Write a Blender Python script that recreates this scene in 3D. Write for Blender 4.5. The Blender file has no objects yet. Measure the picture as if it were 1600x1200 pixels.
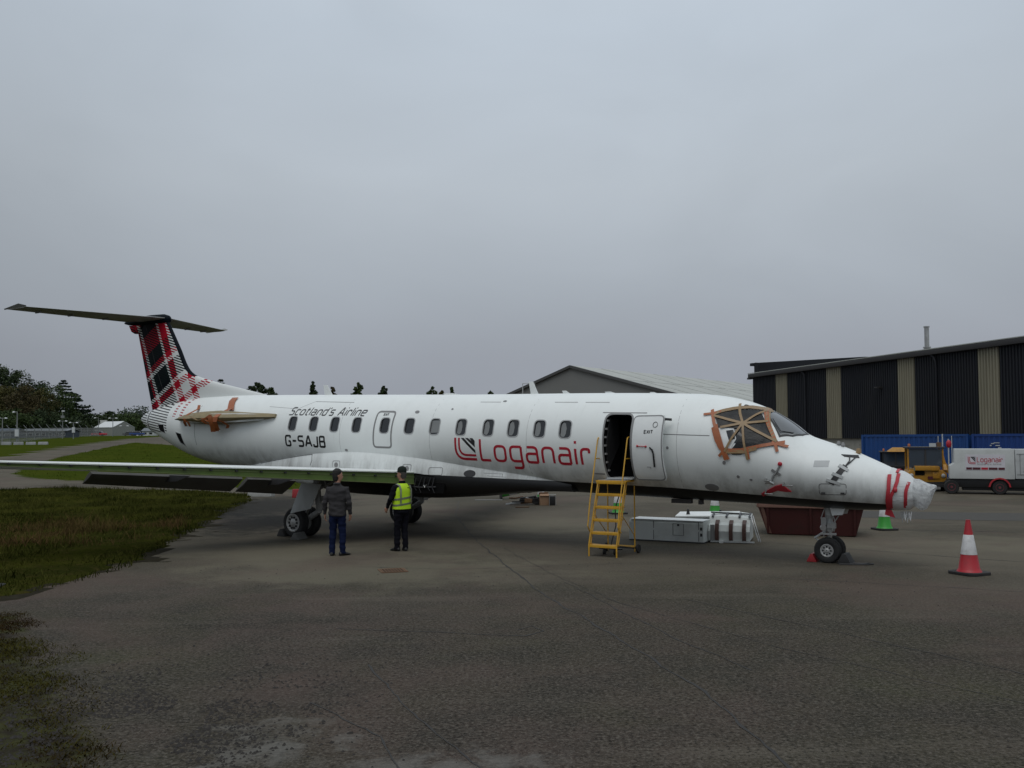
import bpy, bmesh, math, random
import numpy as np
from mathutils import Vector, Matrix, noise
from mathutils.geometry import tessellate_polygon
random.seed(7); rng = np.random.default_rng(7)
PI = math.pi
scene = bpy.context.scene
col = scene.collection

# ---------------------------------------------------------------- camera
F_PX, CY_PX, ROLL, CAM_H, PITCH = 1410.0, 623.4, -0.0046, 2.472, math.radians(2.5)
cam = bpy.data.cameras.new('camera')
cam.sensor_width = 36.0
cam.lens = F_PX * 36.0 / 1600.0
cam.shift_y = (CY_PX - 600.0) / 1600.0
cam.clip_start, cam.clip_end = 0.1, 6000
cam_ob = bpy.data.objects.new('camera', cam)
_F = Vector((0, math.cos(PITCH), math.sin(PITCH)))
_U0 = Vector((0, -math.sin(PITCH), math.cos(PITCH)))
_R0 = Vector((1, 0, 0))
_R = math.cos(ROLL) * _R0 + math.sin(ROLL) * _U0
_U = math.cos(ROLL) * _U0 - math.sin(ROLL) * _R0
cam_ob.matrix_world = Matrix(((_R.x, _U.x, -_F.x, 0), (_R.y, _U.y, -_F.y, 0), (_R.z, _U.z, -_F.z, CAM_H), (0, 0, 0, 1)))
col.objects.link(cam_ob)
scene.camera = cam_ob

# ---------------------------------------------------------------- overcast sky
world = bpy.data.worlds.new('World'); scene.world = world; world.use_nodes = True
wn, wl = world.node_tree.nodes, world.node_tree.links
wn.clear()
SUN_EL, SUN_AZ = math.radians(64), math.radians(200)      # sun behind the camera, hidden by cloud
def wnode(t, **k):
    n = wn.new(t)
    for a, b in k.items(): setattr(n, a, b)
    return n
tc = wnode('ShaderNodeTexCoord')
sep = wnode('ShaderNodeSeparateXYZ'); wl.new(tc.outputs['Generated'], sep.inputs[0])
grad = wnode('ShaderNodeValToRGB')
wl.new(sep.outputs['Z'], grad.inputs[0])
GR = [(0.0, (0.30, 0.325, 0.372)), (0.09, (0.325, 0.352, 0.40)), (0.16, (0.37, 0.41, 0.46)), (0.27, (0.45, 0.50, 0.555)), (0.42, (0.485, 0.55, 0.625)), (0.6, (0.59, 0.66, 0.73)), (1.0, (0.80, 0.87, 0.93))]
el = grad.color_ramp.elements
el[0].position, el[0].color = GR[0][0], (*GR[0][1], 1)
el[1].position, el[1].color = GR[-1][0], (*GR[-1][1], 1)
for p_, c_ in GR[1:-1]:
    e_ = el.new(p_); e_.color = (*c_, 1)
mp = wnode('ShaderNodeMapping'); mp.inputs['Scale'].default_value = (1.6, 1.6, 3.2)
wl.new(tc.outputs['Generated'], mp.inputs[0])
nz = wnode('ShaderNodeTexNoise'); nz.inputs['Scale'].default_value = 1.7; nz.inputs['Detail'].default_value = 5; nz.inputs['Roughness'].default_value = 0.5
nz.inputs['Distortion'].default_value = 0.4
wl.new(mp.outputs[0], nz.inputs['Vector'])
mr = wnode('ShaderNodeMapRange'); mr.inputs[1].default_value = 0.3; mr.inputs[2].default_value = 0.7; mr.inputs[3].default_value = 0.945; mr.inputs[4].default_value = 1.055
wl.new(nz.outputs[0], mr.inputs[0])
mulc = wnode('ShaderNodeVectorMath', operation='SCALE')
# the cloud sheet is thinner, and so paler, ahead and a little to the right
dt = wnode('ShaderNodeVectorMath', operation='DOT_PRODUCT'); dt.inputs[1].default_value = (0.16, 0.93, 0.33); wl.new(tc.outputs['Generated'], dt.inputs[0])
thin = wnode('ShaderNodeMapRange'); thin.interpolation_type = 'SMOOTHSTEP'; thin.inputs[1].default_value = 0.7; thin.inputs[2].default_value = 1.0; thin.inputs[3].default_value = 0.84; thin.inputs[4].default_value = 1.05
wl.new(dt.outputs['Value'], thin.inputs[0])
mm = wnode('ShaderNodeMath', operation='MULTIPLY'); wl.new(mr.outputs[0], mm.inputs[0]); wl.new(thin.outputs[0], mm.inputs[1])
wl.new(grad.outputs[0], mulc.inputs[0]); wl.new(mm.outputs[0], mulc.inputs['Scale'])
sky = wnode('ShaderNodeTexSky', sky_type='NISHITA', sun_disc=False)
sky.sun_elevation = SUN_EL; sky.sun_rotation = SUN_AZ; sky.air_density = 2.0; sky.dust_density = 6.0
hsv = wnode('ShaderNodeHueSaturation'); hsv.inputs['Saturation'].default_value = 0.25; wl.new(sky.outputs[0], hsv.inputs['Color'])
SKY_STRENGTH = 0.1
sc_ = wnode('ShaderNodeVectorMath', operation='SCALE'); sc_.inputs['Scale'].default_value = 1.0 / SKY_STRENGTH
wl.new(mulc.outputs[0], sc_.inputs[0])
mix = wnode('ShaderNodeMix', data_type='RGBA'); mix.inputs[0].default_value = 0.95
wl.new(hsv.outputs[0], mix.inputs[6]); wl.new(sc_.outputs[0], mix.inputs[7])
bg = wnode('ShaderNodeBackground'); bg.inputs[1].default_value = SKY_STRENGTH
wl.new(mix.outputs[2], bg.inputs[0])
wo = wnode('ShaderNodeOutputWorld'); wl.new(bg.outputs[0], wo.inputs[0])

sun = bpy.data.lights.new('sun', 'SUN'); sun.energy = 0.75; sun.angle = math.radians(45); sun.color = (1.0, 0.97, 0.93)
sun_ob = bpy.data.objects.new('sun', sun); col.objects.link(sun_ob)
sd = Vector((math.sin(SUN_AZ) * math.cos(SUN_EL), math.cos(SUN_AZ) * math.cos(SUN_EL), math.sin(SUN_EL)))
sun_ob.rotation_euler = sd.to_track_quat('Z', 'Y').to_euler()
sun_ob.location = (0, -20, 60)

vs = scene.view_settings
vs.view_transform = 'Standard'; vs.look = 'None'; vs.gamma = 1; vs.exposure = 0.0; vs.use_curve_mapping = False
scene.display_settings.display_device = 'sRGB'
scene.render.engine = 'CYCLES'
scene.cycles.max_bounces = 6; scene.cycles.transparent_max_bounces = 8

# ---------------------------------------------------------------- terrain and picture helpers
def sstep(a, b, x):
    t = min(1, max(0, (x - a) / (b - a))); return t * t * (3 - 2 * t)
def hgt(x, y):
    w = 1 - sstep(-6, 12, x - 0.02 * y)
    d = max(0.0, y - 48)
    z = 0.021 * (math.sqrt(d * d + 64) - 8)
    z = z if z < 2.6 else 2.6 + (1 - math.exp(-(z - 2.6) / 1.6)) * 1.6
    return z * w
def ray(u, v):
    return _F + _R * ((u - 800) / F_PX) + _U * ((CY_PX - v) / F_PX)
def at(u, v, Y):                      # the point seen at photograph pixel (u, v) standing Y metres ahead
    d = ray(u, v); t = Y / d.y
    return Vector((d.x * t, Y, CAM_H + d.z * t))
def gp(u, v):                         # ground point seen at a photograph pixel
    d = ray(u, v); Y = 3.0
    while Y < 900:
        t = Y / d.y
        if CAM_H + d.z * t <= hgt(d.x * t, Y): break
        Y *= 1.004
    t = Y / d.y
    return Vector((d.x * t, Y, hgt(d.x * t, Y)))

# ---------------------------------------------------------------- object helpers
def link(o, parent=None):
    col.objects.link(o)
    if parent is not None: o.parent = parent
    return o
def tag(o, label=None, cat=None, group=None, kind=None):
    if label: o['label'] = label
    if cat: o['category'] = cat
    if group: o['group'] = group
    if kind: o['kind'] = kind
    return o
def thing(name, label, cat, loc=(0, 0, 0), rotz=0.0, group=None):
    o = bpy.data.objects.new(name, None); o.empty_display_size = 0.2
    o.location = loc; o.rotation_euler = (0, 0, rotz); link(o)
    return tag(o, label, cat, group)
def copy_tree(o, parent=None):
    c = o.copy(); col.objects.link(c); c.parent = parent
    for ch in list(o.children): copy_tree(ch, c)
    return c
def V(*a): return Vector(a)
def shade(me, angle=40):
    me.shade_smooth(); me.set_sharp_from_angle(angle=math.radians(angle))
class MB:
    def __init__(s, off=(0, 0, 0)): s.v = []; s.f = []; s.m = []; s.off = Vector(off)
    def add(s, vs, fs, mi=0):
        b = len(s.v); s.v.extend([tuple(Vector(p) - s.off) for p in vs])
        s.f.extend([tuple(b + i for i in f) for f in fs]); s.m.extend([mi] * len(fs)); return s
    def box(s, c, size, rot=None, mi=0, top=None):
        c = Vector(c); x, y, z = [k / 2 for k in size]; tx, ty = (top if top else (1, 1))
        ps = [V(-x, -y, -z), V(x, -y, -z), V(x, y, -z), V(-x, y, -z), V(-x * tx, -y * ty, z), V(x * tx, -y * ty, z), V(x * tx, y * ty, z), V(-x * tx, y * ty, z)]
        if rot is not None: ps = [rot @ p for p in ps]
        return s.add([p + c for p in ps], [(0, 3, 2, 1), (4, 5, 6, 7), (0, 1, 5, 4), (1, 2, 6, 5), (2, 3, 7, 6), (3, 0, 4, 7)], mi)
    def bar(s, a, b, w, h, up=(0, 0, 1), mi=0):        # rectangular bar from a to b
        a, b = Vector(a), Vector(b); d = b - a; L = d.length; d.normalize()
        sx = d.cross(Vector(up))
        if sx.length < 1e-4: sx = d.cross(V(1, 0, 0))
        sx.normalize(); u = sx.cross(d)
        return s.box((a + b) / 2, (L, w, h), Matrix((d, sx * -1, u)).transposed(), mi)
    def tube(s, pts, r, seg=8, mi=0, cap=True, closed=False, flat=1.0):
        pts = [Vector(p) for p in pts]; n = len(pts)
        rs = r if isinstance(r, (list, tuple)) else [r] * n
        vs, fs = [], []
        u = None
        for i in range(n):
            if closed: t = pts[(i + 1) % n] - pts[i - 1]
            else: t = pts[min(i + 1, n - 1)] - pts[max(i - 1, 0)]
            t.normalize()
            if u is None:
                u = t.cross(V(0, 0, 1))
                if u.length < 0.1: u = t.cross(V(1, 0, 0))
            u = u - t * u.dot(t); u.normalize(); w = t.cross(u)
            for k in range(seg):
                a = 2 * PI * k / seg
                vs.append(pts[i] + (u * math.cos(a) * flat + w * math.sin(a)) * rs[i])
        for i in range(n if closed else n - 1):
            j = (i + 1) % n
            for k in range(seg):
                k2 = (k + 1) % seg
                fs.append((i * seg + k, i * seg + k2, j * seg + k2, j * seg + k))
        if cap and not closed:
            fs.append(tuple(range(seg - 1, -1, -1))); fs.append(tuple((n - 1) * seg + k for k in range(seg)))
        return s.add(vs, fs, mi)
    def lathe(s, prof, o=(0, 0, 0), axis=(0, 0, 1), seg=24, mi=0, caps=True):
        o = Vector(o); ax = Vector(axis).normalized()
        u = ax.cross(V(0, 0, 1))
        if u.length < 0.1: u = ax.cross(V(1, 0, 0))
        u.normalize(); w = ax.cross(u); n = len(prof)
        vs = [o + ax * h + (u * math.cos(2 * PI * k / seg) + w * math.sin(2 * PI * k / seg)) * r for r, h in prof for k in range(seg)]
        fs = [(i * seg + k, i * seg + (k + 1) % seg, (i + 1) * seg + (k + 1) % seg, (i + 1) * seg + k) for i in range(n - 1) for k in range(seg)]
        if caps:
            fs.append(tuple(range(seg - 1, -1, -1))); fs.append(tuple((n - 1) * seg + k for k in range(seg)))
        return s.add(vs, fs, mi)
    def loft(s, rings, caps=True, mi=0, closed=True):
        n = len(rings[0]); vs = [p for r in rings for p in r]; fs = []
        for i in range(len(rings) - 1):
            for k in range(n if closed else n - 1):
                k2 = (k + 1) % n
                fs.append((i * n + k, i * n + k2, (i + 1) * n + k2, (i + 1) * n + k))
        if caps:
            fs.append(tuple(range(n - 1, -1, -1))); fs.append(tuple((len(rings) - 1) * n + k for k in range(n)))
        return s.add(vs, fs, mi)
    def prism(s, poly, d, mi=0):                        # poly: 3D points in a plane; d: extrusion vector
        d = Vector(d); a = [Vector(p) for p in poly]; n = len(a)
        tri = tessellate_polygon([a])
        vs = a + [p + d for p in a]
        fs = [t for t in tri] + [tuple(n + i for i in reversed(t)) for t in tri]
        fs += [(k, (k + 1) % n, n + (k + 1) % n, n + k) for k in range(n)]
        return s.add(vs, fs, mi)
    def ball(s, c, r, seg=12, rings=8, mi=0):
        c = Vector(c); r = r if isinstance(r, (tuple, list)) else (r, r, r)
        pr = []
        for i in range(rings + 1):
            a = PI * i / rings; q = max(0.02, math.sin(a))
            pr.append([c + V(r[0] * q * math.cos(2 * PI * k / seg), r[1] * q * math.sin(2 * PI * k / seg), -r[2] * math.cos(a)) for k in range(seg)])
        return s.loft(pr, True, mi)
    def mesh(s, name, mats, angle=40, bevel=0.0, bseg=2, fix=True):
        me = bpy.data.meshes.new(name)
        me.from_pydata(s.v, [], s.f)
        for m in (mats if isinstance(mats, (list, tuple)) else [mats]): me.materials.append(m)
        me.polygons.foreach_set('material_index', s.m)
        if fix or bevel:
            bm = bmesh.new(); bm.from_mesh(me)
            if fix: bmesh.ops.recalc_face_normals(bm, faces=bm.faces)
            if bevel:
                es = [e for e in bm.edges if len(e.link_faces) == 2 and e.calc_face_angle(0) > 0.5]
                bmesh.ops.bevel(bm, geom=es, offset=bevel, segments=bseg, affect='EDGES', clamp_overlap=True, profile=0.6)
            bm.to_mesh(me); bm.free()
        me.update(); shade(me, angle)
        return me
    def build(s, name, mats, parent=None, **k):
        return link(bpy.data.objects.new(name, s.mesh(name, mats, **k)), parent)

# ---------------------------------------------------------------- material helpers
def lin(r, g, b):                    # sRGB 0-255 to linear
    f = lambda c: (c / 255 / 12.92) if c / 255 <= 0.04045 else ((c / 255 + 0.055) / 1.055) ** 2.4
    return (f(r), f(g), f(b))
class NT:
    def __init__(s, m): s.n = m.node_tree.nodes; s.l = m.node_tree.links
    def new(s, t, **k):
        n = s.n.new(t)
        for a, b in k.items(): setattr(n, a, b)
        return n
    def put(s, val, sock):
        if hasattr(val, 'links') or isinstance(val, bpy.types.NodeSocket): s.l.new(val, sock)
        else: sock.default_value = val
    def math(s, op, a, b=0.0, c=0.0, clamp=False):
        n = s.new('ShaderNodeMath', operation=op); n.use_clamp = clamp
        s.put(a, n.inputs[0]); s.put(b, n.inputs[1]); s.put(c, n.inputs[2]); return n.outputs[0]
    def mix(s, f, a, b):
        n = s.new('ShaderNodeMix', data_type='RGBA'); s.put(f, n.inputs[0])
        for q, i in ((a, 6), (b, 7)): s.put((*q, 1) if isinstance(q, tuple) and len(q) == 3 else q, n.inputs[i])
        return n.outputs[2]
    def noise(s, vec, scale, detail=4, rough=0.55, dist=0.0):
        n = s.new('ShaderNodeTexNoise'); s.l.new(vec, n.inputs['Vector']); n.inputs['Scale'].default_value = scale
        n.inputs['Detail'].default_value = detail; n.inputs['Roughness'].default_value = rough; n.inputs['Distortion'].default_value = dist
        return n.outputs[0]
    def ramp(s, f, lo, hi):
        n = s.new('ShaderNodeMapRange'); n.interpolation_type = 'SMOOTHSTEP'
        s.put(f, n.inputs[0]); n.inputs[1].default_value = lo; n.inputs[2].default_value = hi; return n.outputs[0]
    def mapping(s, vec, sc):
        n = s.new('ShaderNodeMapping'); s.l.new(vec, n.inputs[0]); n.inputs['Scale'].default_value = sc; return n.outputs[0]
    def bump(s, h, strength, dist, bsdf):
        n = s.new('ShaderNodeBump'); s.put(h, n.inputs['Height']); n.inputs['Strength'].default_value = strength; n.inputs['Distance'].default_value = dist
        s.l.new(n.outputs[0], bsdf.inputs['Normal'])
def base_mat(name, color=(0.5, 0.5, 0.5), rough=0.6, metal=0.0, spec=0.5):
    m = bpy.data.materials.new(name); m.use_nodes = True
    b = m.node_tree.nodes['Principled BSDF']
    b.inputs['Base Color'].default_value = (*color, 1); b.inputs['Roughness'].default_value = rough
    b.inputs['Metallic'].default_value = metal; b.inputs['Specular IOR Level'].default_value = spec
    return m, b, NT(m)
def pbr(name, color, rough=0.6, metal=0.0, var=0.15, scale=3.0, dirt=0.0, dirtcol=(0.05, 0.045, 0.04), dscale=1.2, bump=0.0, bscale=60, spec=0.5, streak=(1, 1, 1)):
    m, b, t = base_mat(name, color, rough, metal, spec)
    co = t.new('ShaderNodeTexCoord').outputs['Object']
    v = t.mapping(co, streak) if streak != (1, 1, 1) else co
    n = t.noise(v, scale, 5)
    lo = tuple(c * (1 - var) for c in color); hi = tuple(min(1, c * (1 + var)) for c in color)
    c = t.mix(n, lo, hi)
    if dirt > 0:
        d = t.noise(v, dscale, 8, 0.65)
        c = t.mix(t.math('MULTIPLY', t.ramp(d, 0.45, 0.75), dirt), c, dirtcol)
    t.put(c, b.inputs['Base Color'])
    t.put(t.math('ADD', rough - 0.08, t.math('MULTIPLY', n, 0.16)), b.inputs['Roughness'])
    if bump > 0: t.bump(t.noise(co, bscale, 4), bump, 0.01, b)
    return m
M = {}
M['white'] = pbr('white_paint', (0.74, 0.76, 0.75), 0.42, var=0.04, dirt=0.18, dirtcol=(0.3, 0.3, 0.28), dscale=2.0)
M['grey_paint'] = pbr('grey_paint', (0.3, 0.31, 0.31), 0.45, dirt=0.4)
M['lightgrey'] = pbr('light_grey_paint', (0.48, 0.5, 0.5), 0.45, dirt=0.35, dirtcol=(0.15, 0.14, 0.13))
M['dark'] = pbr('dark_grey', (0.03, 0.03, 0.032), 0.5, dirt=0.3, dirtcol=(0.06, 0.055, 0.05))
M['black'] = pbr('black_paint', (0.008, 0.008, 0.009), 0.45)
M['void'] = base_mat('dark_interior', (0.006, 0.006, 0.006), 0.9, spec=0.1)[0]
M['rubber'] = pbr('rubber', (0.012, 0.012, 0.012), 0.75, bump=0.2)
M['rim'] = pbr('wheel_rim', (0.42, 0.42, 0.41), 0.4, 0.3, dirt=0.5)
M['steel'] = pbr('bare_steel', (0.5, 0.5, 0.49), 0.32, 0.9, dirt=0.4)
M['gear'] = pbr('gear_grey', (0.36, 0.36, 0.35), 0.45, 0.2, dirt=0.6)
M['primer'] = pbr('green_primer', (0.105, 0.165, 0.035), 0.6, var=0.25, scale=8, dirt=0.5)
M['red'] = pbr('red_paint', (0.42, 0.012, 0.03), 0.45)
M['redtape'] = pbr('red_tape', (0.45, 0.03, 0.045), 0.5, var=0.2, scale=12)
M['navy'] = pbr('navy_paint', (0.005, 0.008, 0.012), 0.5, spec=0.05)
M['glass'] = base_mat('dark_window_glass', (0.012, 0.014, 0.016), 0.12, spec=0.6)[0]
M['screen'] = base_mat('windscreen_glass', (0.05, 0.055, 0.06), 0.06, spec=1.0)[0]; M['screen'].node_tree.nodes['Principled BSDF'].inputs['Coat Weight'].default_value = 0.4; M['screen'].node_tree.nodes['Principled BSDF'].inputs['IOR'].default_value = 1.6
M['shade'] = pbr('pane_reflection', (0.2, 0.21, 0.21), 0.6)
M['winframe'] = pbr('window_frame', (0.22, 0.22, 0.22), 0.5)
M['winrim'] = pbr('window_rim', (0.4, 0.41, 0.41), 0.5)
M['line'] = pbr('panel_gap', (0.1, 0.1, 0.1), 0.8)
M['softline'] = pbr('faint_panel_gap', (0.3, 0.3, 0.3), 0.7)
M['brown_tape'] = pbr('brown_packing_tape', (0.26, 0.17, 0.08), 0.4, var=0.3, scale=14, bump=0.3, bscale=25)
M['orange_tape'] = pbr('orange_tape', (0.34, 0.10, 0.033), 0.42, var=0.35, scale=12, bump=0.3, bscale=25)
M['kraft'] = pbr('brown_wrapping', (0.24, 0.19, 0.1), 0.5, var=0.35, scale=5, bump=0.5, bscale=14)
M['yellow'] = pbr('yellow_paint', (0.55, 0.3, 0.02), 0.45, var=0.15, dirt=0.35, dirtcol=(0.12, 0.07, 0.03), dscale=5)
M['tugyellow'] = pbr('worn_yellow_paint', (0.42, 0.2, 0.012), 0.5, var=0.25, dirt=0.6, dirtcol=(0.06, 0.03, 0.02), dscale=3)
M['skin'] = pbr('skin', (0.42, 0.22, 0.15), 0.55, var=0.08, scale=20)
# ================================================================ GROUND
def asphalt_material():
    m, b, t = base_mat('asphalt', (0.08, 0.075, 0.07), 0.85, spec=0.12)
    co = t.new('ShaderNodeTexCoord').outputs['Object']
    big = t.noise(co, 0.16, 6, 0.62, 0.8)
    mid = t.noise(co, 0.9, 6, 0.6, 0.3)
    fine = t.noise(co, 38, 3, 0.7)
    vor = t.new('ShaderNodeTexVoronoi'); vor.inputs['Scale'].default_value = 85; t.l.new(co, vor.inputs['Vector'])
    stone = t.ramp(vor.outputs['Color'], 0.55, 0.95)
    c = t.mix(t.ramp(big, 0.4, 0.6), (0.043, 0.038, 0.024), (0.06, 0.045, 0.036))
    c = t.mix(t.math('MULTIPLY', t.ramp(mid, 0.42, 0.64), 0.65), c, (0.027, 0.025, 0.019))
    green = t.ramp(t.noise(co, 0.35, 5, 0.6), 0.52, 0.72)
    c = t.mix(t.math('MULTIPLY', green, 0.6), c, (0.058, 0.056, 0.028))
    c = t.mix(t.math('MULTIPLY', stone, 0.5), c, (0.135, 0.125, 0.11))
    c = t.mix(t.math('MULTIPLY', t.ramp(fine, 0.5, 0.3), 0.6), c, (0.018, 0.016, 0.014))
    # long pale and dark drag streaks across the apron
    st = t.noise(t.mapping(co, (0.12, 1.1, 1)), 1.0, 6, 0.6, 0.4)
    c = t.mix(t.math('MULTIPLY', t.ramp(st, 0.56, 0.76), 0.6), c, (0.115, 0.1, 0.08))
    st2 = t.noise(t.mapping(co, (0.2, 0.8, 1)), 0.7, 6, 0.65, 0.6)
    c = t.mix(t.math('MULTIPLY', t.ramp(st2, 0.54, 0.72), 0.65), c, (0.019, 0.018, 0.014))
    g1 = t.noise(co, 26, 2, 0.6); g2 = t.noise(co, 9, 3, 0.6)
    c = t.mix(t.math('MULTIPLY', t.ramp(g1, 0.53, 0.68), 0.6), c, (0.13, 0.115, 0.095))
    c = t.mix(t.math('MULTIPLY', t.ramp(g1, 0.47, 0.33), 0.75), c, (0.009, 0.008, 0.006))
    c = t.mix(t.math('MULTIPLY', t.ramp(g2, 0.5, 0.7), 0.4), c, (0.1, 0.086, 0.07))
    # ground colour paled with distance, painting in the sky's sheen on the far apron
    xyz = t.new('ShaderNodeSeparateXYZ'); t.l.new(co, xyz.inputs[0]); X, Y = xyz.outputs[0], xyz.outputs[1]
    wob = t.math('MULTIPLY', t.math('SUBTRACT', t.noise(co, 0.3, 5, 0.6), 0.5), 6.0)
    far = t.ramp(t.math('ADD', t.math('ADD', Y, wob), t.math('MULTIPLY', X, 0.15)), 11.0, 20.0)
    c = t.mix(t.math('MULTIPLY', far, t.math('ADD', 0.35, t.math('MULTIPLY', t.ramp(big, 0.4, 0.62), 0.45))), c, (0.125, 0.11, 0.082))
    # worn, whitish concrete repairs near the front and mossy soil at the front left
    def blob(cx, cy, rx, ry):
        dx = t.math('DIVIDE', t.math('SUBTRACT', X, cx), rx); dy = t.math('DIVIDE', t.math('SUBTRACT', Y, cy), ry)
        d = t.math('SQRT', t.math('ADD', t.math('MULTIPLY', dx, dx), t.math('MULTIPLY', dy, dy)))
        return t.math('SUBTRACT', 1.0, d)
    wn_ = t.noise(co, 2.2, 8, 0.7, 0.5)
    tan = t.math('MAXIMUM', t.math('MAXIMUM', blob(-2.6, 17.2, 4.6, 2.6), blob(-5.0, 20.0, 3.5, 2.2)), t.math('MAXIMUM', blob(2.0, 26.0, 6.0, 3.0), blob(13.0, 21.0, 6.0, 2.4)))
    tm_ = t.ramp(t.math('ADD', tan, t.math('MULTIPLY', t.math('SUBTRACT', t.noise(co, 0.7, 6, 0.65), 0.5), 2.2)), 0.0, 0.7)
    c = t.mix(t.math('MULTIPLY', tm_, 0.55), c, (0.15, 0.135, 0.098))
    pink = t.ramp(t.noise(co, 0.22, 5, 0.6, 0.5), 0.5, 0.66)
    c = t.mix(t.math('MULTIPLY', pink, 0.4), c, (0.1, 0.068, 0.058))
    pale = t.math('MAXIMUM', t.math('MAXIMUM', blob(-2.0, 7.4, 0.9, 0.9), blob(-0.55, 6.9, 1.2, 0.5)), blob(0.2, 5.8, 1.6, 0.9))
    pm = t.ramp(t.math('ADD', pale, t.math('MULTIPLY', t.math('SUBTRACT', wn_, 0.5), 4.2)), 0.1, 1.25)
    c = t.mix(t.math('MULTIPLY', pm, 0.6), c, (0.15, 0.145, 0.132))
    soil = t.math('SUBTRACT', t.math('ADD', 0.45, t.math('MULTIPLY', t.math('ADD', X, 7.3), -0.834)), t.math('MULTIPLY', t.math('SUBTRACT', Y, 13.0), 0.551))
    soil = t.math('MULTIPLY', t.math('MINIMUM', soil, t.math('SUBTRACT', 13.2, Y)), 1.0)
    sm_ = t.ramp(t.math('ADD', soil, t.math('MULTIPLY', t.math('SUBTRACT', wn_, 0.5), 1.6)), 0.1, 0.55)
    mossc = t.mix(t.ramp(t.noise(co, 3.5, 6, 0.65), 0.4, 0.62), (0.015, 0.011, 0.006), (0.036, 0.038, 0.009))
    c = t.mix(t.math('MULTIPLY', sm_, 0.95), c, mossc)
    # oil-dark patch at the end of the verge
    oil = t.ramp(t.math('ADD', t.math('MAXIMUM', blob(-9.4, 34.0, 4.2, 9.0), blob(-7.5, 27.0, 2.2, 5.0)), t.math('MULTIPLY', t.math('SUBTRACT', wn_, 0.5), 1.6)), 0.1, 0.7)
    c = t.mix(t.math('MULTIPLY', oil, 0.85), c, (0.014, 0.013, 0.011))
    t.put(c, b.inputs['Base Color'])
    h = t.math('ADD', t.math('MULTIPLY', vor.outputs['Distance'], 0.6), t.math('MULTIPLY', fine, 0.8))
    h = t.math('ADD', h, t.math('MULTIPLY', mid, 2.0))
    t.bump(h, 0.55, 0.012, b)
    return m
M['asphalt'] = asphalt_material()
def grass_material(name, c1, c2, c3, sc=1.0):
    m, b, t = base_mat(name, c1, 0.95, spec=0.0)
    co = t.new('ShaderNodeTexCoord').outputs['Object']
    n1 = t.noise(co, 0.45 * sc, 6, 0.6); n2 = t.noise(co, 5.0 * sc, 6, 0.65); n3 = t.noise(t.mapping(co, (1, 0.5, 1)), 22 * sc, 4, 0.6)
    c = t.mix(t.ramp(n1, 0.35, 0.65), c1, c2)
    c = t.mix(t.math('MULTIPLY', t.ramp(n2, 0.45, 0.7), 0.6), c, c3)
    c = t.mix(t.math('MULTIPLY', t.ramp(n3, 0.5, 0.3), 0.55), c, tuple(k * 0.35 for k in c1))
    t.put(c, b.inputs['Base Color']); t.bump(t.math('ADD', n2, n3), 0.8, 0.06, b)
    return m
M['grass'] = grass_material('rough_grass', (0.022, 0.026, 0.006), (0.042, 0.046, 0.008), (0.055, 0.042, 0.016))
M['lawn'] = grass_material('mown_grass', (0.042, 0.062, 0.008), (0.055, 0.07, 0.01), (0.04, 0.04, 0.01), 0.7)

def axis_lines(lo, hi, fine, grow):
    a = [0.0]; s = fine
    while a[-1] < hi: a.append(a[-1] + s); s *= grow
    b = [0.0]; s = fine
    while b[-1] > lo: b.append(b[-1] - s); s *= grow
    return sorted(set(a + b))
xs = axis_lines(-2500, 2500, 1.2, 1.06); ys = axis_lines(-120, 4500, 1.2, 1.045)
mb = MB(); nx = len(xs)
mb.v = [(x, y, hgt(x, y)) for y in ys for x in xs]
mb.f = [(j * nx + i, j * nx + i + 1, (j + 1) * nx + i + 1, (j + 1) * nx + i) for j in range(len(ys) - 1) for i in range(nx - 1)]
mb.m = [0] * len(mb.f)
tag(mb.build('apron', M['asphalt'], fix=False), kind='structure')

def inside(poly, x, y):
    c = False; n = len(poly)
    for i in range(n):
        x1, y1 = poly[i]; x2, y2 = poly[i - 1]
        if (y1 > y) != (y2 > y) and x < (x2 - x1) * (y - y1) / (y2 - y1) + x1: c = not c
    return c
def sheet(name, poly, res, mat, lift=0.02, rag=0.6, ragscale=0.8, bumpy=0.03):
    """ground cover lying on the terrain with an uneven edge; its rim drops below the apron"""
    x0, x1 = min(p[0] for p in poly) - 1, max(p[0] for p in poly) + 1
    y0, y1 = min(p[1] for p in poly) - 1, max(p[1] for p in poly) + 1
    nx, ny = int((x1 - x0) / res) + 1, int((y1 - y0) / res) + 1
    ins = {}
    for j in range(ny + 1):
        for i in range(nx + 1):
            x, y = x0 + i * res, y0 + j * res
            q = noise.noise_vector(V(x * ragscale, y * ragscale, 3.1)) * rag + noise.noise_vector(V(x * ragscale * 4, y * ragscale * 4, 9.1)) * rag * 0.4
            ins[i, j] = inside(poly, x + q.x, y + q.y)
    mb = MB(); idx = {}
    def vid(i, j):
        if (i, j) not in idx:
            x, y = x0 + i * res, y0 + j * res
            z = hgt(x, y)
            inn = ins.get((i, j), False)
            z += (lift + bumpy * (0.6 + noise.noise(V(x * 1.3, y * 1.3, 0)) + 0.5 * noise.noise(V(x * 4, y * 4, 2)))) if inn else -0.03
            idx[i, j] = len(mb.v); mb.v.append((x, y, z))
        return idx[i, j]
    for j in range(ny):
        for i in range(nx):
            if any(ins.get((i + a, j + b)) for a in (0, 1) for b in (0, 1)):
                mb.f.append((vid(i, j), vid(i + 1, j), vid(i + 1, j + 1), vid(i, j + 1))); mb.m.append(0)
    o = mb.build(name, mat, fix=False, angle=80)
    tag(o, kind='structure'); return o
def pxpoly(l): return [tuple(gp(u, v).xy) for u, v in l]
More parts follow.
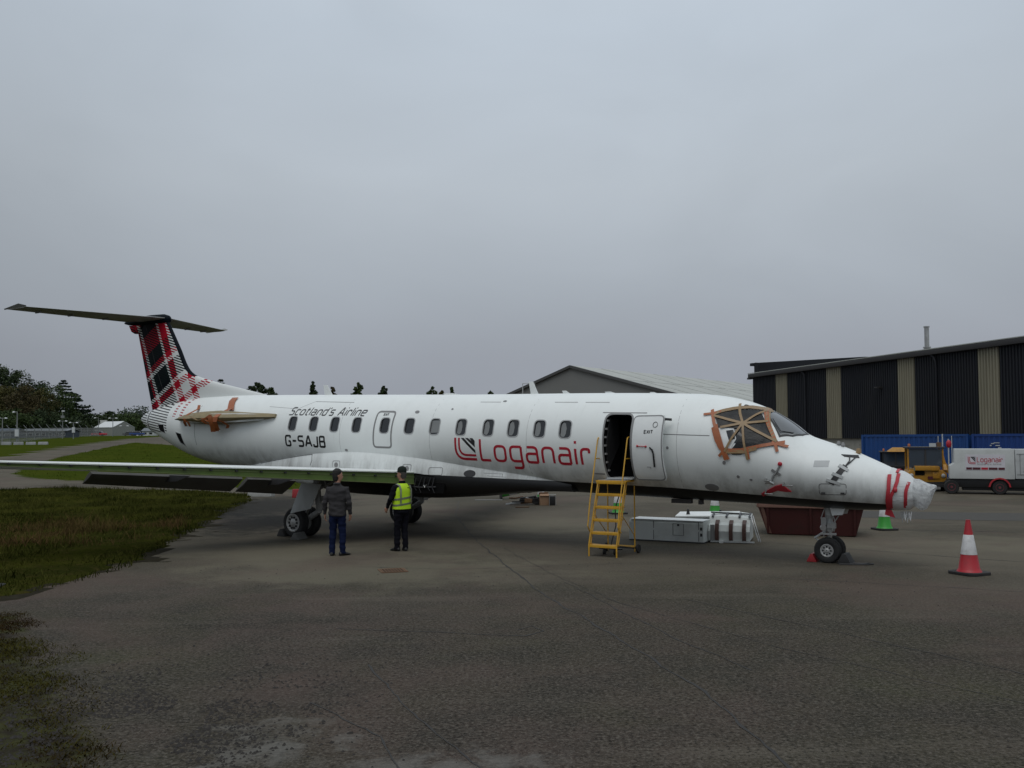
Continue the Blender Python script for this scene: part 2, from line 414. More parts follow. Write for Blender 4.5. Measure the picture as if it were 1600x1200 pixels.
verge_poly = [(-60, 10.0)] + pxpoly([(-40, 942), (0, 932), (100, 910), (180, 888), (250, 850), (320, 815), (350, 797), (385, 783), (378, 773), (300, 768), (200, 766), (100, 763), (0, 766), (-200, 772)]) + [(-60, 44.0)]
def grow(poly, d):
    cx, cy = sum(p[0] for p in poly) / len(poly), sum(p[1] for p in poly) / len(poly); out = []
    n = len(poly)
    area = sum(poly[i - 1][0] * poly[i][1] - poly[i][0] * poly[i - 1][1] for i in range(n))
    sg = 1 if area > 0 else -1
    for i in range(n):
        (x0, y0), (x1, y1), (x2, y2) = poly[i - 1], poly[i], poly[(i + 1) % n]
        t = V(x2 - x0, y2 - y0, 0).normalized(); out.append((x1 + t.y * d * sg, y1 - t.x * d * sg))
    return out
M['soil'] = pbr('dark_roadside_soil', (0.022, 0.019, 0.012), 0.95, var=.5, scale=4, dirt=.6, dirtcol=(0.045, 0.042, 0.028), dscale=2.5, spec=0.05)
sheet('soil_edge', [(max(-30, x), y) for x, y in grow(verge_poly, 0.35)], 0.25, M['soil'], 0.004, 0.9, 0.9, 0.012)
sheet('grass_verge', [(max(-30, x), y) for x, y in verge_poly], 0.22, M['grass'], 0.025, 0.55, 1.3)
lawn_poly = pxpoly([(22, 741), (60, 747), (145, 753), (300, 757), (380, 763), (460, 765), (520, 762), (560, 741), (480, 724), (330, 700), (210, 692), (170, 699), (110, 712), (60, 723)])
sheet('grass_lawn', lawn_poly, 0.7, M['lawn'], 0.03, 0.5, 0.4)
far_poly = pxpoly([(0, 714), (100, 698), (190, 686), (215, 684.5)]) + [(-110, 300), (-420, 420), (-420, 80), (-75, 72)]
sheet('grass_bank', far_poly, 3.0, M['lawn'], 0.05, 1.0, 0.1)

# ---- grass blades, as one mass on each patch
def blades(name, poly, n, hmin, hmax, wid, cols, dens=None, label=None, lean=0.5):
    x0, x1 = min(p[0] for p in poly), max(p[0] for p in poly); y0, y1 = min(p[1] for p in poly), max(p[1] for p in poly)
    P, Fc, tint = [], [], []
    while len(Fc) < n:
        x, y = random.uniform(x0, x1), random.uniform(y0, y1)
        if not inside(poly, x, y): continue
        if abs(x) > 0.62 * y + 2: continue
        d = dens(x, y) if dens else 1.0
        if random.random() > d: continue
        z = hgt(x, y); k = 0.35 + 1.1 * max(0, noise.noise(V(x * 0.5, y * 0.5, 5)) + 0.4) + 0.9 * max(0, noise.noise(V(x * 1.4, y * 1.0, 6)))
        h = random.uniform(hmin, hmax) * k; a = random.uniform(0, 2 * PI); w = wid * random.uniform(0.5, 1.4)
        lx, ly = random.gauss(0, lean) * h, random.gauss(0, lean) * h
        b = len(P); cx, cy = math.cos(a) * w / 2, math.sin(a) * w / 2
        P += [(x - cx, y - cy, z), (x + cx, y + cy, z), (x + lx * .4 + cx * .7, y + ly * .4 + cy * .7, z + h * .6), (x + lx * .4 - cx * .7, y + ly * .4 - cy * .7, z + h * .6), (x + lx, y + ly, z + h)]
        Fc += [(b, b + 1, b + 2, b + 3), (b + 3, b + 2, b + 4)]
        tn = min(1, max(0, 0.45 + 0.5 * noise.noise(V(x * 0.35, y * 0.35, 11)) + 0.75 * noise.noise(V(x * 1.1, y * 0.7, 17)) + random.uniform(-.3, .3))); tint += [tn] * 5
    me = bpy.data.meshes.new(name); me.from_pydata(P, [], Fc)
    at_ = me.attributes.new('tint', 'FLOAT', 'POINT'); at_.data.foreach_set('value', tint)
    m, b_, t = base_mat(name + '_blades', cols[0], 0.9, spec=0.0)
    an = t.new('ShaderNodeAttribute', attribute_name='tint')
    t.put(t.mix(an.outputs['Fac'], cols[0], cols[1]), b_.inputs['Base Color'])
    me.materials.append(m)
    o = link(bpy.data.objects.new(name, me)); return tag(o, label, kind='stuff')
blades('rough_grass', grow(verge_poly, 0.25), 90000, 0.05, 0.19, 0.02, [(0.016, 0.022, 0.004), (0.082, 0.082, 0.02)], label='rough green grass blades growing over the roadside verge')
dry = lambda cx, cy, rx, ry: (lambda x, y: max(0, 1 - ((x - cx) / rx) ** 2 - ((y - cy) / ry) ** 2) * max(0, min(1, 2.6 * noise.noise(V(x * .9, y * .6, 21)) + .25)))
c0 = gp(120, 835)
dry_poly = [(c0.x - 5, c0.y - 5), (c0.x + 5, c0.y - 5), (c0.x + 5, c0.y + 5), (c0.x - 5, c0.y + 5)]
blades('dry_grass', dry_poly, 6000, 0.14, 0.36, 0.014, [(0.105, 0.062, 0.03), (0.085, 0.062, 0.024)], dry(c0.x, c0.y, 3.2, 4.2), label='dry brown seeding grass stalks in the middle of the verge')
blades('lawn_grass', lawn_poly, 26000, 0.05, 0.16, 0.04, [(0.035, 0.055, 0.006), (0.07, 0.09, 0.014)], label='short bright green grass between the two roads')
moss_poly = [(-9.5, 13.6), (-5.6, 13.4), (-4.0, 10.8), (-3.4, 9.0), (-2.8, 7.4), (-2.4, 5.6), (-6, 5), (-9, 8)]
mden = lambda x, y: max(0.0, 0.45 + 1.2 * noise.noise(V(x * 0.8, y * 0.8, 4)) + .5 * noise.noise(V(x * 3, y * 3, 4))) * min(1, max(0, min(-.834 * (x + 7.3) - .551 * (y - 13.0) + .45, 13.2 - y) * 1.3 + .7 * noise.noise(V(x * 1.5, y * 1.5, 9))))
blades('moss_tufts', moss_poly, 110000, 0.008, 0.038, 0.011, [(0.03, 0.017, 0.008), (0.055, 0.052, 0.012)], mden, label='low moss and weed tufts on broken tarmac at the front left', lean=1.0)

# ---- loose crumbs of tarmac
mb = MB()
for i in range(5200):
    x = random.gauss(-3.3, .9); y = random.gauss(7.8, 1.0)
    if noise.noise(V(x * 1.1, y * 1.1, 8)) < -0.05 or x > -1.2: continue
    r = random.uniform(0.006, 0.02) * (1.5 if random.random() < .08 else 1)
    a = random.uniform(0, 6); pts = [V(math.cos(a + k * 1.57) * r * random.uniform(.6, 1.4), math.sin(a + k * 1.57) * r * random.uniform(.6, 1.4), 0) for k in range(4)]
    o = V(x, y, 0.001); mb.add([o + p for p in pts] + [o + V(0, 0, r * random.uniform(.5, 1))], [(0, 1, 4), (1, 2, 4), (2, 3, 4), (3, 0, 4)])
for i in range(500):
    x, y = random.uniform(-6, 7), random.uniform(6, 18); r = random.uniform(0.005, 0.016)
    o = V(x, y, 0.001); mb.add([o + V(r, 0, 0), o + V(0, r, 0), o + V(-r, 0, 0), o + V(0, -r * 1.3, 0), o + V(0, 0, r * .8)], [(0, 1, 4), (1, 2, 4), (2, 3, 4), (3, 0, 4)])
tag(mb.build('loose_gravel', pbr('crumbled_tarmac', (0.03, 0.026, 0.023), 0.9, var=0.5, scale=6), fix=False), 'dark crumbs of broken tarmac scattered over the apron', kind='stuff')

# ---- joints and cracks in the asphalt
def crack(pts, w, name='apron_joint'):
    P = [Vector((x, y, 0)) for x, y in pts]; Q = []
    for a, b in zip(P, P[1:]):
        n = max(2, int((b - a).length / 0.12))
        for k in range(n): Q.append(a.lerp(b, k / n))
    Q.append(P[-1]); mb = MB(); L, R = [], []
    for i, q in enumerate(Q):
        t = (Q[min(i + 1, len(Q) - 1)] - Q[max(i - 1, 0)]).normalized(); nrm = V(-t.y, t.x, 0)
        j = noise.noise(V(q.x * 1.7, q.y * 1.7, 1)) * 0.05 + noise.noise(V(q.x * 7, q.y * 7, 2)) * 0.02
        ww = w * (0.45 + 0.9 * abs(noise.noise(V(q.x * 3, q.y * 3, 4))) * 1.6)
        c = q + nrm * j
        L.append(c + nrm * ww / 2); R.append(c - nrm * ww / 2)
    z = V(0, 0, 0.004)
    mb.loft([[l + z, r + z] for l, r in zip(L, R)], False, closed=False)
    return tag(mb.build(name, M['crack'], fix=False), kind='structure')
M['crack'] = pbr('tar_filled_joint', (0.024, 0.022, 0.02), 0.8, var=0.5, scale=10)
crack([(-2.12, 35.9), (-1.84, 29.3), (-1.0, 22.8), (-0.28, 18.5), (0.49, 14.35), (1.05, 12.2), (1.46, 10.5), (1.86, 8.9), (2.09, 6.86), (2.2, 5.0)], 0.035)
crack([(0.9, 15.6), (1.5, 13.2), (2.1, 10.9), (2.55, 9.7)], 0.022, 'apron_crack')
crack([(2.6, 14.0), (4.3, 11.2), (5.4, 9.3), (6.4, 7.6)], 0.02, 'apron_crack')
crack([(-1.6, 10.0), (-0.9, 8.2), (-0.2, 6.8), (0.9, 5.9)], 0.022, 'apron_crack')
crack([(-1.9, 8.6), (-1.1, 7.6), (-0.75, 6.6)], 0.02, 'apron_crack')
crack([(-3.1, 17.6), (-1.1, 17.2), (2.2, 17.9)], 0.018, 'apron_crack')
crack([(4.6, 16.0), (8.2, 14.4), (12.5, 13.6)], 0.02, 'apron_crack')
crack([(8.6, 24.5), (13.5, 23.2), (19.0, 24.3)], 0.06, 'apron_crack')
crack([(-2.3, 11.9), (.15, 11.4), (.4, 11.7), (.25, 12.0), (.05, 11.75)], 0.03, 'apron_crack')
crack([(-.2, 20.5), (.6, 17.0), (1.6, 13.6), (3.2, 10.6), (4.9, 8.2)], 0.014, 'apron_crack')
crack([(5.2, 22.0), (9.5, 18.2), (13.5, 16.0)], 0.03, 'apron_crack')
crack([(-9.5, 24.0), (-4.5, 22.6), (.5, 22.9), (4.5, 24.2)], 0.03, 'apron_crack')
# dark resurfaced strip crossing behind the nose
def flat(name, poly, mat, z=0.004):
    n = len(poly); mb = MB(); mb.add([(x, y, z) for x, y in poly], [tuple(range(n))])
    return tag(mb.build(name, mat, fix=False), kind='structure')
M['tar'] = pbr('resurfaced_tarmac', (0.052, 0.048, 0.041), 0.9, var=0.35, scale=4, bump=0.5, bscale=60)
flat('tarmac_patch', [(9.2, 28.4), (13, 26.8), (20, 25.4), (30, 24.2), (30, 27.2), (20, 28.2), (14, 29.6), (10.4, 30.6), (9.4, 29.8)], M['tar'])
# ================================================================ AIRLINER  (local x aft of the nose wheel, y to starboard, z up)
def pchip(xs,ys):
    xs=np.array(xs,float);ys=np.array(ys,float);h=np.diff(xs);d=np.diff(ys)/h
    m=np.zeros(len(xs));m[0]=d[0];m[-1]=d[-1]
    for i in range(1,len(xs)-1):
        if d[i-1]*d[i]>0:
            w1=2*h[i]+h[i-1];w2=h[i]+2*h[i-1];m[i]=(w1+w2)/(w1/d[i-1]+w2/d[i])
    def f(x):
        x=np.clip(x,xs[0],xs[-1]);i=np.clip(np.searchsorted(xs,x)-1,0,len(h)-1)
        t=(x-xs[i])/h[i];t2=t*t;t3=t2*t
        return (2*t3-3*t2+1)*ys[i]+(t3-2*t2+t)*h[i]*m[i]+(-2*t3+3*t2)*ys[i+1]+(t3-t2)*h[i]*m[i+1]
    return f
ZC=lambda x:2.2+.028*x
FT=pchip([-1.70,-1.66,-1.55,-1.4,-1.26,-.8,-.32,.1,.36,.67,1.0,1.3,1.67,2.15,2.7,9,16,17.5,19,20.5,21.5,22.0,22.3],
 [1.42,1.50,1.66,1.77,1.84,2.06,2.27,2.41,2.51,2.75,2.965,3.12,3.25,3.355,3.416,3.592,3.788,3.82,3.80,3.66,3.50,3.38,3.22])
FB=pchip([-1.70,-1.66,-1.55,-1.4,-1.0,-.5,0,1,2,9,15,16,17,17.86,18.77,19.7,20.94,21.7,22.1,22.3],
 [1.38,1.27,1.17,1.10,1.06,1.05,1.06,1.09,1.116,1.312,1.48,1.52,1.585,1.67,1.80,2.03,2.48,2.78,2.98,3.12])
FW=pchip([-1.70,-1.66,-1.55,-1.4,-1.0,-.5,0,.5,1,1.5,2,9,15.5,16.5,17.5,18.5,19.5,20.5,21.3,22,22.3],
 [.03,.13,.24,.34,.54,.73,.89,1.0,1.08,1.125,1.14,1.14,1.14,1.12,1.05,.94,.78,.58,.40,.2,.06])
def side_y(x,z):
    t=FT(x);b=FB(x);h=(t-b)/2;u=np.clip((z-(t+b)/2)/h,-.9999,.9999);return FW(x)*np.sqrt(1-u*u)
AC_YAW = 0.5782
AC_ROT = PI - AC_YAW
AC_LOC = V(6.2999, 18.0226, 0)
AC_M = Matrix.Translation(AC_LOC) @ Matrix.Rotation(AC_ROT, 4, 'Z')
def S(x, z, off=0.0):                 # point on the starboard skin at (x, z), lifted by off
    e = 1e-3; y = float(side_y(x, z))
    n = V(-(float(side_y(x + e, z)) - y) / e, 1, -(float(side_y(x, z + e)) - y) / e).normalized()
    return V(x, y, z) + n * off
def T(x, y, off=0.0):                 # point on the upper skin at (x, y)
    f = lambda x, y: (float(FT(x)) + float(FB(x))) / 2 + (float(FT(x)) - float(FB(x))) / 2 * math.sqrt(max(0, 1 - (y / float(FW(x))) ** 2))
    e = 1e-3; z = f(x, y); n = V(-(f(x + e, y) - z) / e, -(f(x, y + e) - z) / e, 1).normalized()
    return V(x, y, z) + n * off
Sc = lambda x, zz, off=0.0: S(x, ZC(x) + zz, off)      # the same, height given from the cabin axis

# ---- strokes and patches laid on a surface fn(u, v, off)
def round_poly(pts, r, closed=False, n=5):
    P = [Vector((*p, 0)) for p in pts]; out = []; N = len(P)
    for i, p in enumerate(P):
        if not closed and i in (0, N - 1): out.append(p); continue
        a, b = P[i - 1] - p, P[(i + 1) % N] - p
        q = min(r, a.length * 0.49, b.length * 0.49)
        if q < 1e-5: out.append(p); continue
        A, B = p + a.normalized() * q, p + b.normalized() * q
        for k in range(n + 1):
            t = k / n; out.append((1 - t) ** 2 * A + 2 * t * (1 - t) * p + t * t * B)
    return [(p.x, p.y) for p in out]
def ribbon(mb, fn, pts, w, closed=False, off=0.004, step=0.06, mi=0):
    P = [Vector((*p, 0)) for p in pts]
    if closed: P.append(P[0].copy())
    Q = []
    for a, b in zip(P, P[1:]):
        n = max(1, int((b - a).length / step))
        Q += [a.lerp(b, k / n) for k in range(n)]
    if not closed: Q.append(P[-1])
    N = len(Q); L, R = [], []
    for i, q in enumerate(Q):
        t1 = (Q[i] - Q[i - 1]) if (closed or i) else Q[1] - Q[0]
        t2 = (Q[(i + 1) % N] - Q[i]) if (closed or i < N - 1) else Q[i] - Q[i - 1]
        n1 = V(-t1.y, t1.x, 0).normalized(); n2 = V(-t2.y, t2.x, 0).normalized(); n = n1 + n2
        n = n1 if n.length < 1e-4 else n.normalized(); k = w / 2 / max(0.5, n.dot(n1))
        L.append(q + n * k); R.append(q - n * k)
    rows = [[fn(r.x, r.y, -0.002), fn(r.x, r.y, off), fn(l.x, l.y, off), fn(l.x, l.y, -0.002)] for l, r in zip(L, R)]
    if closed: rows.append(rows[0])
    mb.loft(rows, caps=not closed, closed=False, mi=mi)
def patch(mb, fn, poly, off=0.004, step=0.1, mi=0):
    tri = tessellate_polygon([[Vector((*p, 0)) for p in poly]])
    bm = bmesh.new(); vs = [bm.verts.new((*p, 0)) for p in poly]
    for t in tri:
        try: bm.faces.new([vs[i] for i in t])
        except ValueError: pass
    for _ in range(8):
        es = [e for e in bm.edges if e.calc_length() > step]
        if not es: break
        bmesh.ops.subdivide_edges(bm, edges=es, cuts=1, use_grid_fill=False)
        bmesh.ops.triangulate(bm, faces=bm.faces)
    bm.verts.index_update(); bm.verts.ensure_lookup_table()
    mb.add([fn(v.co.x, v.co.y, off) for v in bm.verts], [[v.index for v in f.verts] for f in bm.faces], mi)
    base = [v for v in bm.verts]
    for e in bm.edges:
        if len(e.link_faces) == 1:
            a, b = e.verts
            mb.add([fn(a.co.x, a.co.y, off), fn(b.co.x, b.co.y, off), fn(b.co.x, b.co.y, -0.003), fn(a.co.x, a.co.y, -0.003)], [(0, 1, 2, 3)], mi)
    bm.free()
GL = {'L': (.55, [([(0, 1), (0, 0), (.55, 0)], 0, .06)]), 'o': (.62, [([(0, 0), (.62, 0), (.62, .7), (0, .7)], 1, .24)]),
 'g': (.62, [([(.62, .7), (0, .7), (0, .02), (.62, .02)], 0, .22), ([(.62, .7), (.62, -.3), (.08, -.3)], 0, .2)]),
 'a': (.6, [([(.05, .7), (.6, .7), (.6, 0)], 0, .22), ([(.6, .4), (0, .4), (0, 0), (.6, 0)], 0, .17)]),
 'n': (.6, [([(0, 0), (0, .7), (.6, .7), (.6, 0)], 0, .24)]), 'i': (.0, [([(0, 0), (0, .7)], 0, 0), ([(0, .93), (0, 1.05)], 0, 0)]),
 'r': (.42, [([(0, 0), (0, .7), (.42, .7), (.42, .52)], 0, .2)]), 'S': (.62, [([(.62, .98), (0, .98), (0, .52), (.62, .52), (.62, 0), (0, 0)], 0, .2)]),
 'c': (.52, [([(.52, .7), (0, .7), (0, 0), (.52, 0)], 0, .2)]), 't': (.38, [([(.1, .95), (.1, 0), (.38, 0)], 0, .14), ([(-.06, .7), (.38, .7)], 0, 0)]),
 'l': (.0, [([(0, 1), (0, 0)], 0, 0)]), 'd': (.6, [([(.6, 1), (.6, 0), (0, 0), (0, .7), (.6, .7)], 0, .18)]), "'": (.0, [([(0, 1.02), (0, .82)], 0, 0)]),
 's': (.52, [([(.52, .7), (0, .7), (0, .36), (.52, .36), (.52, 0), (0, 0)], 0, .15)]), 'A': (.74, [([(0, 0), (.33, 1), (.41, 1), (.74, 0)], 0, .04), ([(.13, .32), (.61, .32)], 0, 0)]),
 'e': (.6, [([(0, .36), (.6, .36), (.6, .7), (0, .7), (0, 0), (.56, 0)], 0, .18)]), 'G': (.6, [([(.6, .78), (.6, 1), (0, 1), (0, 0), (.6, 0), (.6, .46), (.36, .46)], 0, .2)]),
 '-': (.45, [([(0, .5), (.45, .5)], 0, 0)]), 'J': (.48, [([(.48, 1), (.48, 0), (0, 0), (0, .24)], 0, .2)]), 'B': (.6, [([(0, 0), (0, 1), (.56, 1), (.56, .52), (0, .52)], 0, .14), ([(.4, .52), (.6, .52), (.6, 0), (0, 0)], 0, .14)]),
 'E': (.5, [([(.5, 1), (0, 1), (0, 0), (.5, 0)], 0, 0), ([(0, .5), (.42, .5)], 0, 0)]), 'X': (.6, [([(0, 0), (.6, 1)], 0, 0), ([(0, 1), (.6, 0)], 0, 0)]), 'I': (.0, [([(0, 0), (0, 1)], 0, 0)]),
 'T': (.6, [([(.3, 0), (.3, 1)], 0, 0), ([(0, 1), (.6, 1)], 0, 0)]), 'R': (.6, [([(0, 0), (0, 1), (.58, 1), (.58, .5), (0, .5)], 0, .14), ([(.3, .5), (.6, 0)], 0, 0)]), ' ': (.25, [])}
def text(mb, fn, s, x0, y0, width, h, w, gap=.26, slant=0.0, d=-1, off=0.004, mi=0):
    """stroke lettering along fn's u axis (d = -1 when reading runs towards smaller u)"""
    tot = sum(GL[c][0] for c in s) + gap * (len(s) - 1); k = width / tot; tx = 0
    for c in s:
        for pts, cl, r in GL[c][1]:
            P = [((tx + px) * k + slant * py * h, py * h) for px, py in pts]
            P = round_poly(P, r * min(k, h), bool(cl))
            ribbon(mb, fn, [(x0 + d * a, y0 + b) for a, b in P], w, bool(cl), off, 0.05, mi)
        tx += GL[c][0] + gap

# ---- skin paint
def skin_material():
    m, b, t = base_mat('airliner_paint', (0.74, 0.76, 0.75), 0.36, spec=0.5)
    co = t.new('ShaderNodeTexCoord').outputs['Object']
    xyz = t.new('ShaderNodeSeparateXYZ'); t.l.new(co, xyz.inputs[0]); X, Y, Z = xyz.outputs
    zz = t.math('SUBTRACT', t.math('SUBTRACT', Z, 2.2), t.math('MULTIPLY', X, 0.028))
    d1 = t.noise(t.mapping(co, (1.2, 1, 0.35)), 1.6, 8, 0.68)
    c = t.mix(t.math('MULTIPLY', t.ramp(d1, 0.45, 0.8), 0.2), (0.80, 0.83, 0.815), (0.5, 0.51, 0.49))
    d2 = t.noise(t.mapping(co, (6, 1, 0.6)), 1.5, 6, 0.7)            # rain streaks
    c = t.mix(t.math('MULTIPLY', t.ramp(d2, 0.55, 0.85), 0.13), c, (0.3, 0.3, 0.28))
    grime_shade = t.math('MULTIPLY', t.ramp(zz, -0.2, -0.95), t.ramp(d1, 0.3, 0.7))  # patchy grime, deepened downwards to paint in the lower side's shade
    c = t.mix(t.math('MULTIPLY', grime_shade, 0.75), c, (0.24, 0.24, 0.225))
    # black belly paint
    edge = t.math('SUBTRACT', -0.865, t.math('MULTIPLY', 0.026, t.math('MAXIMUM', 0.0, t.math('SUBTRACT', 3.0, X))))
    blk = t.math('MULTIPLY', t.math('LESS_THAN', zz, edge), t.math('LESS_THAN', X, 13.2))
    c = t.mix(blk, c, (0.007, 0.007, 0.0075))
    # printed hatch on the tail: black lines and two columns of red dashes
    ph = t.math('ADD', Z, t.math('MULTIPLY', X, -0.12))
    hat = t.math('LESS_THAN', t.math('FRACT', t.math('DIVIDE', ph, 0.082)), 0.42)
    def band(lo, hi): return t.math('MULTIPLY', t.math('GREATER_THAN', X, lo), t.math('LESS_THAN', X, hi))
    hi_ = t.math('GREATER_THAN', Z, 2.92)
    kb = t.math('MULTIPLY', t.math('ADD', band(20.12, 21.45), band(21.62, 23.0)), t.math('GREATER_THAN', Z, 2.72))
    c = t.mix(t.math('MULTIPLY', hat, kb), c, (0.012, 0.012, 0.014))
    c = t.mix(band(21.47, 21.55), c, (0.02, 0.02, 0.02))
    rb = t.math('MULTIPLY', t.math('ADD', band(19.62, 19.8), band(19.2, 19.38)), t.math('GREATER_THAN', Z, 3.2))
    c = t.mix(t.math('MULTIPLY', hat, rb), c, (0.4, 0.015, 0.03))
    t.put(c, b.inputs['Base Color'])
    t.put(t.math('ADD', 0.3, t.math('MULTIPLY', d1, 0.22)), b.inputs['Roughness'])
    t.bump(t.noise(t.mapping(co, (1.2, 1, 1)), 2.2, 2), 0.12, 0.02, b)
    return m
M['skinpaint'] = skin_material()
def tartan_material():
    m, b, t = base_mat('tartan_paint', (0.5, 0.5, 0.5), 0.5, spec=0.15)
    co = t.new('ShaderNodeTexCoord').outputs['Object']
    xyz = t.new('ShaderNodeSeparateXYZ'); t.l.new(co, xyz.inputs[0]); X, Y, Z = xyz.outputs
    W, R, K, G = (0.66, 0.68, 0.67), (0.36, 0.008, 0.022), (0.004, 0.005, 0.008), (0.005, 0.012, 0.012)
    p = t.math('SUBTRACT', X, t.math('MULTIPLY', 0.44, t.math('SUBTRACT', Z, 4.0)))
    q = t.math('ADD', Z, t.math('MULTIPLY', 0.51, t.math('SUBTRACT', X, 21.0)))
    def bands(val, first, steps):
        c = first
        for edge, colr in steps: c = t.mix(t.math('GREATER_THAN', val, edge), c, colr)
        return c
    A = bands(p, W, [(19.28, R), (19.58, W), (20.06, R), (20.38, W), (20.5, G), (20.62, K), (21.3, G), (21.42, W), (21.58, R), (21.72, K)])
    B = bands(q, W, [(3.17, R), (3.4, W), (3.78, R), (4.04, W), (4.2, K), (4.36, G), (4.86, K), (4.9, W), (5.06, R), (5.28, K), (5.4, G), (5.8, R), (6.5, K), (7.0, R)])
    hat = t.math('LESS_THAN', t.math('FRACT', t.math('DIVIDE', t.math('SUBTRACT', Z, t.math('MULTIPLY', 0.3, X)), 0.082)), 0.5)
    c = t.mix(hat, B, A)
    # the print stops at the dorsal fillet, where the fin is plain white
    lim = t.math('GREATER_THAN', t.math('SUBTRACT', X, t.math('MULTIPLY', 0.35, t.math('SUBTRACT', 4.2, Z))), 19.0)
    dash = t.math('MULTIPLY', t.math('MULTIPLY', t.math('GREATER_THAN', q, 3.1), t.math('LESS_THAN', q, 3.32)), t.math('GREATER_THAN', X, 18.72))
    c2 = t.mix(t.math('MULTIPLY', dash, hat), W, R)
    t.put(t.mix(lim, c2, c), b.inputs['Base Color'])
    return m
M['tartan'] = tartan_material(); M['tartan'].node_tree.nodes['Principled BSDF'].inputs['Specular IOR Level'].default_value = 0.04

plane = thing('airliner', 'white regional jet airliner without engines, tartan fin, parked across the apron', 'airliner', AC_LOC, AC_ROT)
# ---- fuselage shell
NR = 80
xs_ = [-1.70, -1.68, -1.66, -1.62, -1.58, -1.52, -1.46, -1.4] + list(np.arange(-1.3, 22.0, 0.1)) + [22.0, 22.1, 22.18, 22.24, 22.28, 22.3]
mb = MB(); rings = []
for x in xs_:
    t_, b_, w_ = float(FT(x)), float(FB(x)), float(FW(x))
    rings.append([V(x, w_ * math.sin(2 * PI * k / NR), (t_ + b_) / 2 + (t_ - b_) / 2 * math.cos(2 * PI * k / NR)) for k in range(NR)])
mb.loft(rings)
fus_me = mb.mesh('fuselage_solid', M['skinpaint'])
fus_src = bpy.data.objects.new('fuselage_solid', fus_me); col.objects.link(fus_src)
WIN = [14.0, 13.2, 12.42, 11.64, 10.68, 9.87, 9.07, 8.27, 7.48, 6.78, 6.07, 5.40]; WZ = 0.315
def rrect(w, h, r): return round_poly([(-w / 2, -h / 2), (w / 2, -h / 2), (w / 2, h / 2), (-w / 2, h / 2)], r, True, 5)
cut = MB()
for wx in WIN:
    yy = S(wx, ZC(wx) + WZ).y
    cut.prism([V(wx + a, yy - 0.055 - 0.3 * b, ZC(wx) + WZ + b) for a, b in rrect(0.285, 0.375, 0.1)], (0, 0.35, 0), 0)
DX, DW, DZ0, DZ1 = 4.115, 0.63, -0.735, 0.66
cut.prism([V(DX + a, 0.25, ZC(DX) + (DZ0 + DZ1) / 2 + b) for a, b in rrect(DW, DZ1 - DZ0, 0.14)], (0, 1.5, 0), 1)
cut_ob = bpy.data.objects.new('cutter', cut.mesh('cutter', [M['winframe'], M['void']])); col.objects.link(cut_ob)
md = fus_src.modifiers.new('b', 'BOOLEAN'); md.operation = 'DIFFERENCE'; md.object = cut_ob; md.solver = 'EXACT'; md.material_mode = 'TRANSFER'
dg = bpy.context.evaluated_depsgraph_get(); me = bpy.data.meshes.new_from_object(fus_src.evaluated_get(dg)); me.name = 'fuselage'
shade(me, 30)
bpy.data.objects.remove(cut_ob); bpy.data.objects.remove(fus_src)
fus = link(bpy.data.objects.new('fuselage', me), plane)
def P_(name, mb, mat, parent=None, label=None, **k):
    o = mb.build(name, mat, parent or plane, **k)
    if label: o['label'] = label
    return o
# ---- cabin windows
for i, wx in enumerate(WIN):
    yy = S(wx, ZC(wx) + WZ).y
    mb = MB()
    mb.prism([V(wx + a, yy - 0.055 - 0.3 * b + 0.012, ZC(wx) + WZ + b) for a, b in rrect(0.283, 0.373, 0.1)], (0, 0.006, 0))
    w_ = P_('cabin_window', mb, M['glass'])
    mb = MB(); ribbon(mb, Sc, [(wx + a, WZ + b) for a, b in rrect(0.31, 0.4, 0.11)], 0.024, True, 0.004)
    P_('window_frame', mb, M['winrim'], w_)
    if i >= 6:
        sh = [(0.12, -0.13), (0.12, 0.1), (0.07, 0.155), (0.015, 0.13), (-0.02, 0.02), (-0.015, -0.1), (0.02, -0.165), (0.08, -0.165)]
        if i in (6,): sh = [(0.125, -0.15), (0.125, 0.15), (-0.125, 0.15), (-0.125, -0.15)]
        P_('pane_reflection', MB().prism([V(wx + a, yy - 0.035 - 0.3 * b + 0.001, ZC(wx) + WZ + b) for a, b in sh], (0, 0.003, 0)), M['shade'], w_)  # pale plate inside the pane, painting in a reflection
# ---- emergency exit outline, panels and seams
mb = MB(); ribbon(mb, Sc, round_poly([(10.72 + .3, -.24), (10.72 - .29, -.24), (10.72 - .29, .67), (10.72 + .3, .67)], .1, True), 0.045, True)
ex = P_('emergency_exit', mb, M['winframe'])
mb = MB(); text(mb, Sc, 'EXIT', 10.8, .57, .16, .05, .014); P_('exit_text', mb, M['dark'], ex)
def seam(pts, w=0.012, mat='line', name='panel_gap', r=0.0, closed=False):
    mb = MB(); ribbon(mb, Sc, round_poly(pts, r, closed) if r else pts, w, closed, 0.002, 0.12); return P_(name, mb, M[mat])
seam([(3.15, .26), (2.05, .25)], 0.014); seam([(12.1, .91), (13.55, .93)], 0.012); seam([(12.1, .91), (13.55, .93), (14.0, .72), (15.2, .78)], 0.008, 'softline')
seam([(4.55, .7), (3.5, .7)], 0.02, 'winframe', 'rain_gutter')
seam([(8.0, .93), (7.4, .93)], 0.012, 'softline'); seam([(5.9, .93), (5.3, .93)], 0.012, 'softline'); seam([(5.1, .93), (4.5, .93)], 0.012, 'softline')
for x in (9.2, 6.4, 2.75, 12.2): seam([(x, 1.0), (x, .2), (x, -.3), (x, -.84)], 0.006, 'softline', 'skin_joint')
seam([(18.35, -.4), (18.35, .2), (18.35, .8)], 0.022, 'softline', 'skin_joint')
for x0, x1 in ((4.45, 4.2), ): seam([(4.75, -.64), (4.5, -.64)], 0.03, 'winframe', 'hinge_cover')
